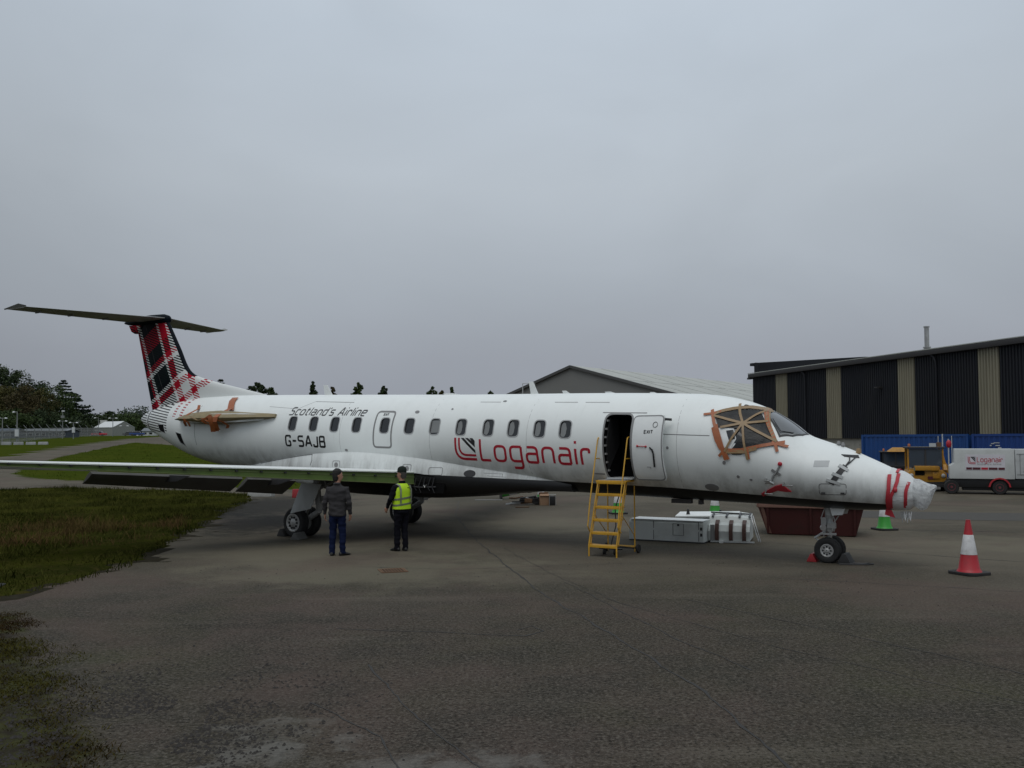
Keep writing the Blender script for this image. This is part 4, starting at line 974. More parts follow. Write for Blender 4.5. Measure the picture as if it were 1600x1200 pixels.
for x, w, zt, zb in ((-1.66, .23, 1.66, 1.09), (-1.72, .20, 1.635, 1.08), (-1.79, .16, 1.60, 1.12), (-1.85, .11, 1.58, 1.23), (-1.91, .05, 1.565, 1.40), (-1.96, .015, 1.545, 1.49)):
    r = []
    for i in range(NB):
        a = 2 * PI * i / NB; d = .016 * noise.noise(V(math.cos(a) * 2.5, math.sin(a) * 2.5, x * 6)) + .008 * noise.noise(V(math.cos(a) * 7, math.sin(a) * 7, x * 14))
        r.append(V(x + d * .5, (w + d) * math.sin(a), (zt + zb) / 2 + ((zt - zb) / 2 + d) * math.cos(a)))
    rings.append(r)
mb = MB(cp); mb.loft(rings, caps=True); mb.build('bag_tip', M['film'], bag, angle=50)
mb = MB(cp)
pts = [V(-1.38 + .1 * k / 6, .06 + .05 * math.sin(k), 1.1 - .16 * (k % 2) * .7 - .03) for k in range(7)]
for s_ in (0, .09):
    mb.loft([[p + V(-.16 + s_, .05, 0), p + V(-.16 + s_, .06, -.05 - .035 * (i % 3)), p + V(-.15 + s_, .05, -.05 - .035 * (i % 3)), p + V(-.15 + s_, .04, 0)] for i, p in enumerate(pts)], True)
mb.build('loose_skirt', M['film'], bag, angle=20)
def nose_tape(pts, w):
    mb = MB(cp)
    def fn(x, z, o):
        p = S(x, z, .03 + o); return p
    ribbon(mb, fn, pts, w, False, .01, .05); return mb.build('red_tape', M['redtape'], bag)
nose_tape([(-1.33, 1.80), (-1.32, 1.62), (-1.28, 1.48), (-1.22, 1.36), (-1.2, 1.15)], .055)
nose_tape([(-1.19, 1.74), (-1.19, 1.5), (-1.16, 1.3), (-1.15, 1.12)], .06)
nose_tape([(-1.50, 1.6), (-1.46, 1.45), (-1.45, 1.3), (-1.43, 1.16)], .05)
mb = MB(cp); ribbon(mb, lambda y, z, o: T(-1.3, min(.2, max(-.2, y)), .03 + o) + V(z, 0, 0), [(.2, 0), (0, 0), (-.2, 0)], .055, False, .01, .04); mb.build('red_tape', M['redtape'], bag)
p = S(-1.29, 1.47, .05); mb = MB(cp); mb.ball(p, (.04, .03, .05), 10, 8); mb.build('tape_knot', M['redtape'], bag)
mb = MB(cp); mb.prism([S(-1.1, 1.12, .03), S(-1.2, 1.12, .04), S(-1.25, 1.11, .04) + V(0, 0, -.14), S(-1.12, 1.12, .03) + V(.04, 0, -.1)], (0, .01, 0)); mb.build('red_tape', M['redtape'], bag)

# ---- polythene over the side cockpit window
cw = S(1.4, 2.6)
cov = ac_thing('window_cover', 'black plastic sheet held over the cockpit side window by orange tape strips', 'window cover', cw)
def fnC(x, z, o): return S(x, z, .02 + o + .012 * noise.noise(V(x * 5, z * 5, 1)))
mb = MB(cw); patch(mb, fnC, [(2.02, 2.93), (1.65, 3.02), (1.22, 3.0), (1.02, 2.75), (.72, 2.36), (1.18, 2.28), (1.60, 2.22), (1.38, 2.50), (1.50, 2.64), (1.88, 2.67)], .004, .06); mb.build('plastic_sheet', M['polythene'], cov, angle=60)
mb = MB(cw); patch(mb, fnC, [(1.92, 2.66), (1.58, 2.66), (1.5, 2.44), (1.62, 2.22), (1.78, 2.2)], -.008, .06); mb.build('bare_surround', M['white'], cov)
mb = MB(cw); patch(mb, fnC, [(1.72, 2.6), (1.58, 2.62), (1.52, 2.44), (1.64, 2.4)], -.004, .06); mb.build('window_pane', M['glass'], cov)
def ctape(pts, mat, w=.055, o=.012):
    mb = MB(cw); ribbon(mb, lambda x, z, q: fnC(x, z, o + q), pts, w, False, .006, .06); mb.build('tape_strip', M[mat], cov)
cx, cz = 1.42, 2.73
for a in [(1.62, 3.13), (1.13, 2.98), (1.0, 2.77), (.76, 2.37), (1.26, 2.03), (1.72, 2.19), (1.84, 2.66), (2.02, 2.90)]: ctape([(cx, cz), ((cx + a[0]) / 2 + .01, (cz + a[1]) / 2), a], 'brown_tape', .042, .018)
ctape([(2.05, 2.94), (1.7, 3.04), (1.4, 3.06), (1.14, 3.02)], 'brown_tape', .06); ctape([(2.24, 2.93), (2.06, 2.95), (1.9, 2.98)], 'orange_tape', .04)
ctape([(2.09, 3.02), (1.98, 2.75), (1.87, 2.5), (1.78, 2.25), (1.7, 2.03)], 'orange_tape', .06); ctape([(1.99, 2.66), (1.9, 2.42), (1.8, 2.24)], 'orange_tape', .06); ctape([(1.93, 2.72), (1.82, 2.45), (1.76, 2.28), (1.64, 2.04)], 'orange_tape', .05)
ctape([(1.68, 2.26), (1.84, 2.1)], 'orange_tape', .05); ctape([(1.78, 2.22), (1.4, 2.22), (1.0, 2.3), (.62, 2.36)], 'orange_tape', .06); ctape([(1.7, 2.19), (1.35, 2.19), (1.1, 2.25)], 'brown_tape', .07)
ctape([(1.15, 3.02), (1.0, 2.75), (.82, 2.45), (.72, 2.18)], 'orange_tape', .055); ctape([(1.1, 2.98), (.94, 2.66), (.78, 2.38)], 'brown_tape', .06); ctape([(.84, 2.36), (.55, 2.27)], 'orange_tape', .045); ctape([(1.28, 2.25), (1.24, 2.04)], 'orange_tape', .05); ctape([(1.2, 3.04), (1.05, 2.97)], 'brown_tape', .05)
mb = MB(cw); patch(mb, S, [(1.66, 2.2), (1.3, 2.2), (1.4, 2.13), (1.56, 2.13)], .02, .08); mb.build('loose_edge', M['polythene'], cov)

# ---- brown paper and tape round the starboard pylon stub
pw = V(17.0, 1.35, 3.1)
wrapo = ac_thing('pylon_wrap', 'brown paper and orange tape wrapped round the bare engine pylon', 'paper wrapping', pw)
rg = []
for x, o, h in ((14.72, 1.12, .01), (15.0, 1.2, .03), (15.4, 1.33, .065), (16.0, 1.43, .1), (16.8, 1.47, .14), (17.6, 1.45, .13), (18.2, 1.38, .095), (18.7, 1.26, .055), (19.1, 1.1, .015)):
    yi = float(side_y(x, 3.15)) - .02; r = []
    for (y, z) in ((yi, .05 + h), ((yi + o) / 2, .08 + h * .9), (o - .04, h * .75), (o + .02, 0), (o - .03, -h * .8), ((yi + o) / 2, -h), (yi, -.06 - h)):
        q = noise.noise(V(x * 3, y * 5, z * 9)) * .035; r.append(V(x, max(y + q, yi), 3.1 + z + q))
    rg.append(r)
mb = MB(pw); mb.loft(rg, True, closed=False); mb.build('paper', M['kraft'], wrapo, angle=60, fix=False)
def ptape(pts, w, mat='orange_tape'):
    mb = MB(pw); P = [Vector(p) for p in pts]
    rows = [[p + V(-w / 2, 0, 0), p + V(-w / 2, .012, 0), p + V(w / 2, .012, 0), p + V(w / 2, 0, 0)] for p in P]; mb.loft(rows, True); mb.build('tape_strip', M[mat], wrapo)
def hug(x, z, o=.02): return S(x, z, o)
ptape([hug(17.02, 3.66), hug(16.9, 3.52), hug(16.75, 3.38, .03), V(16.7, 1.38, 3.21), V(16.7, 1.5, 3.12), V(16.75, 1.5, 2.98), V(16.85, 1.36, 2.86), V(16.9, 1.3, 2.72)], .2)
ptape([V(16.7, 1.5, 3.05), V(16.45, 1.45, 2.98), V(16.4, 1.3, 2.88), V(16.5, 1.25, 2.8)], .12)
ptape([V(16.9, 1.5, 3.2), V(17.3, 1.5, 3.02), V(17.15, 1.42, 2.92)], .14); ptape([V(17.3, 1.49, 3.1), V(17.0, 1.5, 3.0), V(16.75, 1.46, 2.9), V(16.8, 1.32, 2.76)], .16)
ptape([hug(18.5, 3.52), hug(18.4, 3.4, .02), V(18.3, 1.22, 3.24), V(18.25, 1.38, 3.1), V(18.3, 1.34, 2.98), V(18.4, 1.2, 2.88)], .11)
ptape([V(18.3, 1.38, 3.08), V(18.1, 1.36, 2.98), V(18.15, 1.26, 2.87)], .08)
ptape([hug(17.05, 3.7, .035), hug(17.0, 3.6, .03), hug(16.85, 3.46, .03), hug(16.7, 3.3, .06)], .26); ptape([V(16.95, 1.5, 3.16), V(16.9, 1.51, 3.0), V(16.95, 1.4, 2.84), V(17.02, 1.32, 2.7)], .2)
ptape([V(17.9, 1.45, 3.16), V(17.5, 1.49, 3.04), V(17.2, 1.49, 3.1)], .1, 'brown_tape')

# ---- covers tied over the probes, grey tape over the nose sensors
fl = S(.85, 1.5)
fc = ac_thing('probe_cover', 'red fabric probe cover with streamer hanging under the cockpit', 'probe cover', fl)
mb = MB(fl); patch(mb, S, [(1.12, 1.36), (.8, 1.52), (.66, 1.56), (.5, 1.42), (.62, 1.42), (.76, 1.44), (.95, 1.38), (1.1, 1.31)], .025, .06); mb.build('sleeve', M['redtape'], fc)
mb = MB(fl); mb.tube([S(.95, 1.62, .06), S(.86, 1.64, .08), S(.8, 1.60, .07)], [.03, .035, .03], 10); mb.build('probe_cap', M['steel'], fc)
mb = MB(fl); mb.tube([S(.83, 1.64, .04), S(.8, 1.72, .03), S(.74, 1.78, .02), S(.7, 1.85, .02), S(.66, 1.93, .02)], .02, 6); mb.build('strap', M['winframe'], fc)
mb = MB(fl); ribbon(mb, S, [(.82, 1.84), (.66, 1.74)], .05, False, .02); mb.build('cross_tape', M['winframe'], fc)
mb = MB(fl); mb.ball(S(.66, 1.95, .02), (.045, .03, .045), 10, 8); mb.build('red_disc', M['red'], fc)
st = S(-.4, 1.85)
sv = ac_thing('sensor_cover', 'black strip and white tape over a sensor on the nose', 'taped cover', st)
mb = MB(st); patch(mb, S, [(-.36, 2.13), (-.62, 2.11), (-.66, 2.06), (-.42, 2.09)], .012, .05); mb.build('black_strip', M['black'], sv)
mb = MB(st); mb.tube([S(-.5, 2.09, .02), S(-.52, 2.0, .03), S(-.46, 1.9, .015)], .011, 6); mb.tube([S(-.6, 2.07, .02), S(-.54, 1.98, .02), S(-.46, 1.9, .015)], .011, 6); mb.build('cord', M['dark'], sv)
mb = MB(st); ribbon(mb, S, [(-.47, 1.92), (-.24, 1.58)], .1, False, .012); mb.build('dark_strip', M['dark'], sv)
for a, b in (((-.36, 1.93), (-.52, 1.83)), ((-.26, 1.78), (-.44, 1.7)), ((-.16, 1.66), (-.4, 1.58))):
    mb = MB(st); ribbon(mb, S, [a, b], .05, False, .02); mb.build('white_tape', M['lightgrey'], sv)

# ================================================================ THINGS ON THE APRON
# ---- chocks
M['chock'] = pbr('black_chock_rubber', (0.02, 0.02, 0.02), 0.7, dirt=0.5)
M['chockgrey'] = pbr('worn_chock', (0.12, 0.12, 0.115), 0.7, dirt=0.5)
M['chockred'] = pbr('red_chock', (0.3, 0.015, 0.02), 0.55, dirt=0.4)
def chock(p, L, mat, label, h=.17, w=.24, rot=AC_ROT):
    t = thing('wheel_chock', label, 'wheel chock', p, rot)
    mb = MB(); mb.prism([V(-w / 2, -L / 2, 0), V(w / 2, -L / 2, 0), V(w * .12, -L / 2, h), V(-w * .12, -L / 2, h)], (0, L, 0)); mb.build('wedge', mat, t, bevel=.012)
    mb = MB(); mb.tube([V(0, -L / 2, h * .5), V(.03, -L / 2 - .06, h * .4), V(.05, -L / 2 - .05, .03), V(.1, -L / 2 + .05, .012)], .009, 6); mb.build('rope', M['gear'], t)
chock(AC_M @ V(13.02, 2.25, 0), .3, M['chock'], 'black wheel chock behind the near main wheels', .2, .3)
chock(AC_M @ V(12.2, 2.55, 0), .42, M['chockgrey'], 'worn grey wheel chock in front of the near main wheels', .16, .26, AC_ROT + .25)
chock(AC_M @ V(.31, .1, 0), .26, M['chockred'], 'red wheel chock behind the nose wheel', .16, .2)
nc = AC_M @ V(-.32, .1, 0)
chock(nc, .34, M['chock'], 'black wheel chock in front of the nose wheel', .2, .28)
mb = MB(nc); mb.tube([nc + V(.1, -.1, .02), nc + V(.25, -.16, .015), nc + V(.4, -.1, .015), nc + V(.46, -.2, .015), nc + V(.3, -.26, .015), nc + V(.05, -.24, .015), nc + V(-.2, -.2, .015)], .014, 6)
rp = mb.build('chock_rope', M['dark']); rp.location = nc; tag(rp, 'dark rope lying beside the nose wheel', 'rope')

# ---- traffic cones
M['coneblack'] = pbr('cone_base_rubber', (0.015, 0.014, 0.014), 0.8, dirt=0.4)
M['conered'] = pbr('red_cone_plastic', (0.42, 0.018, 0.028), 0.45, dirt=0.35, dscale=6)
M['conegreen'] = pbr('green_cone_plastic', (0.03, 0.29, 0.028), 0.45, dirt=0.25, dscale=6)
M['conewhite'] = pbr('reflective_sleeve', (0.62, 0.62, 0.62), 0.4, dirt=0.5, dirtcol=(.25, .24, .22), dscale=8)
def cone_parts(mat, root, H=.97, w=.56):
    mb = MB(); oct_ = [(w / 2, w * .36), (w * .36, w / 2), (-w * .36, w / 2), (-w / 2, w * .36), (-w / 2, -w * .36), (-w * .36, -w / 2), (w * .36, -w / 2), (w / 2, -w * .36)]
    mb.prism([V(x, y, 0) for x, y in oct_], (0, 0, .05)); mb.build('base', M['coneblack'], root, bevel=.008)
    R = lambda h: .185 + (.035 - .185) * (h - .05) / (H - .05)
    mb = MB(); mb.lathe([(R(.05) + .025, .05), (R(.06) + .012, .075), (R(.1), .1), (R(.36), .36)], seg=28, caps=False); mb.build('lower_cone', mat, root)
    mb = MB(); mb.lathe([(R(.36) + .004, .355), (R(.36) + .004, .36), (R(.7) + .004, .7), (R(.7), .705)], seg=28, caps=False); mb.build('white_sleeve', M['conewhite'], root)
    mb = MB(); mb.lathe([(R(.7), .7), (R(H - .03), H - .03), (R(H) + .004, H - .025), (R(H) + .004, H), (.02, H), (.018, H - .05)], seg=28, caps=False); mb.build('tip', mat, root)
def put_cone(p, mat, label, rz=.3, grp=None):
    t = thing('traffic_cone', label, 'traffic cone', p, rz, grp); cone_parts(mat, t); return t
put_cone((8.2, 16.33, 0), M['conered'], 'red and white traffic cone standing alone at the right', .45)
g0 = put_cone((9.88, 24.1, 0), M['conegreen'], 'green and white traffic cone just beyond the wrapped nose', .2, 'green traffic cones round the airliner')
for p, lb in (((6.32, 28.3, 0), 'green and white traffic cone behind the cowling with brown straps'), ((3.44, 29.6, 0), 'green and white traffic cone seen through the yellow steps'), ((1.08, 34.2, 0), 'far traffic cone whose white top rises behind the scrap heap'), ((-8.84, 15.2, 0), 'green and white traffic cone on the grass verge at the left edge')):
    c = copy_tree(g0); c.location = p; c['label'] = lb
c = copy_tree(g0); c.location = (-.5, 37.0, .25); c.rotation_euler = (0, math.radians(88), .15); c['label'] = 'green and white traffic cone lying on its side under the belly'

# ---- drain grate
M['rust'] = pbr('rusty_iron', (0.13, 0.07, 0.035), 0.85, var=0.4, scale=18)
dr = thing('drain_grate', 'rusty iron drain grate set in the tarmac near the two men', 'drain grate', (-2.25, 17.05, 0), .3)
mb = MB(); w_, d_ = .5, .46
for c_, s_ in (((0, -d_ / 2, .008), (w_, .03, .012)), ((0, d_ / 2, .008), (w_, .03, .012)), ((-w_ / 2 + .015, 0, .008), (.03, d_ - .03, .012)), ((w_ / 2 - .015, 0, .008), (.03, d_ - .03, .012))): mb.box(c_, s_)
mb.build('frame', M['rust'], dr); MB().box((0, 0, .004), (w_ - .06, d_ - .03, .003)).build('pit', M['void'], dr)
gb = MB().box((0, 0, 0), (.028, d_ - .034, .01)).mesh('bar', M['rust'])
for k in range(8):
    o = link(bpy.data.objects.new('bar', gb), dr); o.location = (-.196 + k * .056, 0, .011)

# ---- yellow mobile steps
FLp, FRp = V(1.59, 19.03, 0), V(2.13, 18.71, 0)
rt = (FRp - FLp).normalized(); ang = math.atan2(rt.y, rt.x)
stp = thing('mobile_steps', 'yellow tubular mobile steps standing at the open service door', 'boarding steps', FLp, ang)
W_, Dp, HP = .63, .98, 1.55; yb_ = .50
lnf = lambda z: .02 + (yb_ - .02) * (z - .24) / (HP - .24)
tr = .0135
for x in (0, W_):
    mb = MB(); mb.tube([V(x, .02, 0), V(x, .02, .24), V(x, yb_, HP)], tr * 1.25, 8); mb.tube([V(x, .02 + .085, .24), V(x, yb_ + .075, HP - .02)], tr, 8); mb.tube([V(x, .02, .24), V(x, .105, .24)], tr, 8); mb.build('stringer', M['yellow'], stp)
    mb = MB(); mb.tube([V(x, Dp, .02), V(x, Dp, HP)], tr * 1.1, 8); mb.build('rear_leg', M['yellow'], stp)
    mb = MB(); zl = 1.12; xo = x - .03 if x == 0 else x + .03
    mb.tube([V(xo, lnf(.55), .5), V(xo, lnf(.6) - .12, .62), V(xo, lnf(zl) - .2, zl), V(xo, yb_ + .05, 2.42), V(xo, yb_ + .08, 2.47), V(xo, yb_ + .13, 2.485), V(xo, Dp, 2.485)], tr * 1.1, 8)
    mb.tube([V(xo, Dp, HP), V(xo, Dp, 2.56)], tr * 1.1, 8); mb.tube([V(xo, yb_ - .08, 2.03), V(xo, Dp, 2.03)], tr * .9, 8); mb.build('handrail', M['yellow'], stp)
    mb = MB(); mb.tube([V(x, lnf(.3), .26), V(x, Dp, .12)], tr, 8); mb.tube([V(x, lnf(.85) + .06, .85), V(x, Dp - .05, .4), V(x, Dp, .28)], tr * .7, 6); mb.build('brace', M['yellow'], stp)
for k in range(6):
    z = .24 + k * (HP - .24) / 5 - .012; y = lnf(z) if k < 5 else yb_
    if k < 5:
        mb = MB(); mb.box((W_ / 2, y + .1, z), (W_ - .02, .2, .022)); mb.box((W_ / 2, y + .005, z - .018), (W_ - .02, .012, .05)); mb.build('tread', M['yellow'], stp, bevel=.003)
mb = MB(); mb.box((W_ / 2, (yb_ + Dp) / 2, HP), (W_ + .1, Dp - yb_ + .06, .03)); mb.box((W_ / 2, yb_ - .03, HP - .03), (W_ + .06, .02, .06)); mb.build('platform', M['yellow'], stp, bevel=.004)
MB().box((W_ / 2, (yb_ + Dp) / 2, HP + .02), (W_ - .02, Dp - yb_ - .04, .01)).build('platform_mat', M['gear'], stp)
mb = MB(); mb.tube([V(0, Dp, .14), V(W_, Dp, .14)], tr, 8); mb.build('rear_bar', M['yellow'], stp)
mb = MB(); mb.tube([V(-.0, Dp, .1), V(W_ + .08, Dp, .1)], .015, 8); mb.build('axle', M['black'], stp)
for x in (-.03, W_ + .08):
    mb = MB(); mb.lathe([(.03, -.025), (.085, -.025), (.095, -.012), (.095, .012), (.085, .025), (.03, .025)], (x, Dp, .095), (1, 0, 0), 20); mb.build('wheel', M['rubber'], stp)
for x in (.17, .42):
    mb = MB(); mb.lathe([(.02, -.018), (.06, -.018), (.06, .018), (.02, .018)], (x, .42, .06), (1, 0, 0), 16); mb.box((x, .42, .1), (.05, .07, .03)); mb.build('castor', M['rubber'], stp)
mb = MB(); mb.bar(V(.05, .42, .13), V(W_ - .05, .42, .13), .05, .03); mb.tube([V(.3, .42, .13), V(.36, .6, .6), V(.28, .75, .95), V(.3, .9, 1.2)], .013, 6); mb.build('brake_lever', M['black'], stp)

# ---- removed fairings lying under the nose
a0, a1 = V(2.83, 22.0, 0), V(4.46, 21.12, 0); dv = (a1 - a0).normalized(); L_ = (a1 - a0).length
M['partwhite'] = pbr('fairing_white', (0.6, 0.63, 0.61), 0.45, var=.06, dirt=.35, dirtcol=(.2, .2, .18))
bx = thing('fairing_box', 'long light grey box fairing removed from the aircraft lying under the nose', 'aircraft fairing', a0, math.atan2(dv.y, dv.x))
mb = MB(); h = .50; dp = .62
sec = lambda x: [V(x, 0, .03), V(x, -.01, .30), V(x, 0, h - .05), V(x, .04, h), V(x, dp - .03, h + .01), V(x, dp, h - .03), V(x, dp, .03)]
mb.loft([sec(x) for x in (0.0, .5, 1.0, L_ - .2)] + [[p + V(0, .0, -.0) for p in sec(L_ - .02)]]); mb.build('body', M['partwhite'], bx, angle=25)
MB().box((L_ / 2, dp / 2 - .01, h + .016), (L_ - .06, dp - .02, .014)).build('lid', M['white'], bx, bevel=.006)
for x in (.62, L_ - .13): MB().box((x, -.006, .27), (.012, .006, .44)).build('seam', M['dark'], bx)
mb = MB()
for c_, s_ in (((1.1 + .13, -.012, .44), (.26, .006, .008)), ((1.1 + .13, -.012, .17), (.26, .006, .008)), ((1.1, -.012, .305), (.008, .006, .27)), ((1.36, -.012, .305), (.008, .006, .27))): mb.box(c_, s_)
mb.build('access_hatch', M['dark'], bx); MB().box((1.23, -.014, .41), (.05, .012, .045)).build('latch', M['dark'], bx)
for z in (.34, .2): MB().box((L_ - .07, -.01, z), (.05, .012, .07)).build('vent', M['dark'], bx)
MB().box((L_ / 2, dp / 2, .015), (L_, dp, .03)).build('base_rail', M['dark'], bx)
b0_, b1_ = V(4.62, 21.42, 0), V(5.5, 21.12, 0); dv = (b1_ - b0_).normalized(); L_ = (b1_ - b0_).length + .02
cwl = thing('engine_cowling', 'white faceted cowling with three brown straps resting on the apron', 'aircraft cowling', b0_, math.atan2(dv.y, dv.x))
mb = MB(); sec = lambda x, k: [V(x, 0, .05), V(x, -.02, .27), V(x, .06, .41 * k), V(x, .20, .46 * k), V(x, .30, .60 * k), V(x, 1.0, .66 * k), V(x, 1.1, .5 * k), V(x, 1.12, .05)]
mb.loft([sec(0, .97), sec(L_ * .3, 1), sec(L_ * .7, .99), sec(L_, .93)]); mb.build('shell', M['partwhite'], cwl, angle=20)
for k, x in enumerate((.2, .52, .82)):
    mb = MB(); rows = []
    for y, z in ((-.03, .06), (-.045, .28), (.04, .435), (.19, .49), (.27, .51)):
        rows.append([V(x - .045, y, z), V(x - .045, y - .012, z + .008), V(x + .045, y - .012, z + .008), V(x + .045, y, z)])
    mb.loft(rows); mb.build('strap', pbr('brown_strap', (0.07, 0.03, 0.022), 0.6) if k == 0 else bpy.data.materials['brown_strap'], cwl)
for x in (.08, .4, .7, .93): mb = MB(); mb.bar(V(x, .25, .59), V(x, .62, .66), .05, .02); mb.build('clamp', M['dark'], cwl)
mb = MB(); mb.bar(V(0, .62, .66), V(L_, .62, .63), .05, .03); mb.build('edge_seal', M['dark'], cwl)
mb = MB(); mb.tube([V(L_ + .01, .3, .62), V(L_ + .06, .12, .5), V(L_ + .13, .02, .25), V(L_ + .2, -.02, .06)], .016, 8); mb.tube([V(L_ + .06, .3, .62), V(L_ + .11, .1, .48), V(L_ + .24, -.03, .05)], .011, 8); mb.build('edge_tube', M['steel'], cwl)
MB().box((.1, -.03, .24), (.1, .01, .36)).build('side_plate', M['winframe'], cwl); MB().box((.3, -.03, .03), (.09, .07, .06)).build('foot', M['white'], cwl); mb = MB(); mb.bar(V(.05, -.02, .03), V(L_ + .1, -.02, .03), .06, .03); mb.build('sill', M['lightgrey'], cwl)
pn = thing('loose_hatch', 'flat grey panel with two hinge brackets lying behind the cowling', 'aircraft panel', (5.0, 22.9, 0), -.3)
mb = MB(); mb.prism([V(-.85, -.3, .46), V(.75, -.3, .5), V(.7, .35, .56), V(-.8, .35, .52)], (0, 0, .04)); mb.build('skin', M['white'], pn, bevel=.006)
mb = MB(); mb.prism([V(-.8, -.25, 0), V(.7, -.25, 0), V(.7, -.25, .5), V(-.8, -.25, .46)], (0, .5, 0)); mb.build('frame', M['lightgrey'], pn)
for x in (-.55, .25): mb = MB(); mb.prism([V(x - .05, -.1, .5), V(x + .05, -.1, .5), V(x + .02, -.1, .66), V(x - .02, -.1, .66)], (0, .06, 0)); mb.build('hinge_bracket', M['dark'], pn)

# ---- rubbish skip behind the nose wheel
M['skipred'] = pbr('skip_red_paint', (0.05, 0.007, 0.0065), 0.6, dirt=.5, dirtcol=(.025, .011, .008), dscale=3)
M['skiprust'] = pbr('scraped_rusty_steel', (0.2, 0.105, 0.08), 0.7, var=.4, scale=5, dirt=.4)
s0, s1 = V(6.45, 23.0, 0), V(8.42, 22.25, 0); dv = (s1 - s0).normalized(); L_ = (s1 - s0).length
sk = thing('skip', 'dark red steel skip with rusty rim standing behind the nose wheel', 'skip', s0, math.atan2(dv.y, dv.x))
Hs, fl_, dS = .75, .2, 1.5
mb = MB(); O = [V(-fl_, 0, Hs), V(L_ + fl_, 0, Hs), V(L_ + fl_, dS, Hs), V(-fl_, dS, Hs)]; Bm = [V(0, .12, .02), V(L_, .12, .02), V(L_, dS - .12, .02), V(0, dS - .12, .02)]
mb.loft([Bm, O], caps=False); mb.add(Bm, [(0, 1, 2, 3)]); I = [p + V(.05 if p.x < 1 else -.05, .05 if p.y < .5 else -.05, 0) for p in O]; Ib = [p + V(.05 if p.x < 1 else -.05, .05 if p.y < .5 else -.05, .06) for p in Bm]
mb.loft([O, I, Ib], caps=False); mb.add(Ib, [(0, 1, 2, 3)]); mb.build('shell', M['skipred'], sk, angle=20)
mb = MB()
for a, b in zip(O, O[1:] + O[:1]): mb.bar(a, b, .1, .11)
mb.build('rim', M['skiprust'], sk, bevel=.01)
for x in (.02, L_ * .5, L_ - .02): mb = MB(); mb.bar(V(x - (fl_ * .0), .10, .05), V(x, .0, Hs - .06), .07, .05, (1, 0, 0)); mb.build('rib', M['skipred'], sk)
mb = MB(); mb.prism([V(-fl_ - .02, .03, Hs - .05), V(-fl_ + .12, -.02, Hs - .05), V(.1, .09, .03), V(0, .12, .03)], (0, .04, 0)); mb.build('corner_plate', M['skiprust'], sk)
for k in range(9):
    mb = MB(); a = V(random.uniform(.1, L_ - .2), random.uniform(.2, 1.2), .75); mb.bar(a, a + V(random.uniform(-.6, .6), random.uniform(-.4, .4), random.uniform(.05, .3)), random.uniform(.04, .2), .03); o = mb.build('waste_board', random.choice([M['gear'], M['rust'], M['lightgrey']]), sk)

# ---- scrap heap under the belly
sc0 = V(.75, 33.8, 0)
sh_ = thing('scrap_heap', 'low heap of dark scrap tubes and panels on the apron', 'scrap heap', sc0)
for k in range(12):
    a = V(random.uniform(-.7, .1), random.uniform(-.2, .2), .05 + .02 * k); d = V(-random.uniform(.2, .6), random.uniform(-.2, .2), random.uniform(-.03, .06))
    mb = MB(); mb.tube([a + V(.3, 0, .05), a, a + d], .022 + .01 * (k % 3), 7); mb.build('scrap_tube', [M['dark'], M['gear'], M['rust'], M['black']][k % 4], sh_)
for k in range(7):
    mb = MB(); c_ = V(random.uniform(-.25, .4), random.uniform(-.15, .15), random.uniform(.1, .22)); mb.box(c_, (random.uniform(.15, .35), .2, random.uniform(.1, .2)), Matrix.Rotation(random.uniform(-.4, .4), 3, 'Y')); mb.build('scrap_panel', [M['dark'], M['black'], M['rust']][k % 3], sh_, bevel=.01)
mb = MB(); mb.bar(V(-1.0, -.15, .03), V(-.3, -.1, .15), .05, .04); mb.build('scrap_rail', M['lightgrey'], sh_)
M['cardboard'] = pbr('cardboard', (0.28, 0.17, 0.1), 0.8)
cb = thing('cardboard_box', 'small brown cardboard box at the end of the scrap heap', 'cardboard box', (1.17, 33.55, 0), .1)
mb = MB(); mb.box((0, 0, .19), (.34, .3, .38)); mb.build('carton', M['cardboard'], cb, bevel=.006)
mb = MB(); mb.box((0, -.14, .385), (.34, .14, .008), Matrix.Rotation(.5, 3, 'X')); mb.box((0, .16, .42), (.34, .14, .008), Matrix.Rotation(-.7, 3, 'X')); mb.build('flap', M['cardboard'], cb)
kb = thing('metal_crate', 'dark open metal crate beside the cardboard box', 'crate', (1.46, 33.5, 0), .1)
mb = MB(); mb.box((0, 0, .17), (.2, .3, .34)); mb.build('body', M['black'], kb, bevel=.008); mb = MB(); mb.tube([V(.12, -.16, 0), V(.12, -.16, .4), V(-.12, -.16, .4), V(-.12, -.16, 0)], .014, 6); mb.build('frame', M['steel'], kb)
rod = MB().tube([V(-.25, 0, .02), V(.25, .05, .02)], .02, 6).build('metal_rod', M['rust']); rod.location = (.35, 32.3, 0); tag(rod, 'rusty metal rod lying in front of the scrap heap', 'metal rod')
wb = MB().box((0, 0, .02), (1.1, .06, .03)).build('wooden_batten', M['gear']); wb.location = (-.95, 36.2, 0); tag(wb, 'thin grey batten lying flat under the belly', 'batten')

# ---- kerb blocks beyond the left main wheel
M['concrete'] = pbr('pale_concrete', (0.36, 0.36, 0.34), 0.85, dirt=.4)
kbk = thing('barrier_block', 'white low barrier block on the dark ground beyond the gear leg', 'barrier', (-10.9, 39.3, 0), -.12)
mb = MB(); mb.box((0, 0, .14), (1.14, .3, .28), top=(.98, .7)); mb.build('block', M['concrete'], kbk, bevel=.02); MB().box((.5, -.16, .14), (.05, .02, .2)).build('end_plate', M['lightgrey'], kbk)
rb = thing('barrier_block', 'red low barrier block half hidden by the main gear door', 'barrier', (-9.15, 38.6, 0), .1)
mb = MB(); mb.box((0, 0, .16), (.45, .3, .32), top=(.95, .7)); mb.build('block', M['chockred'], rb, bevel=.02); MB().box((0, 0, .335), (.42, .2, .03)).build('cap', M['red'], rb)

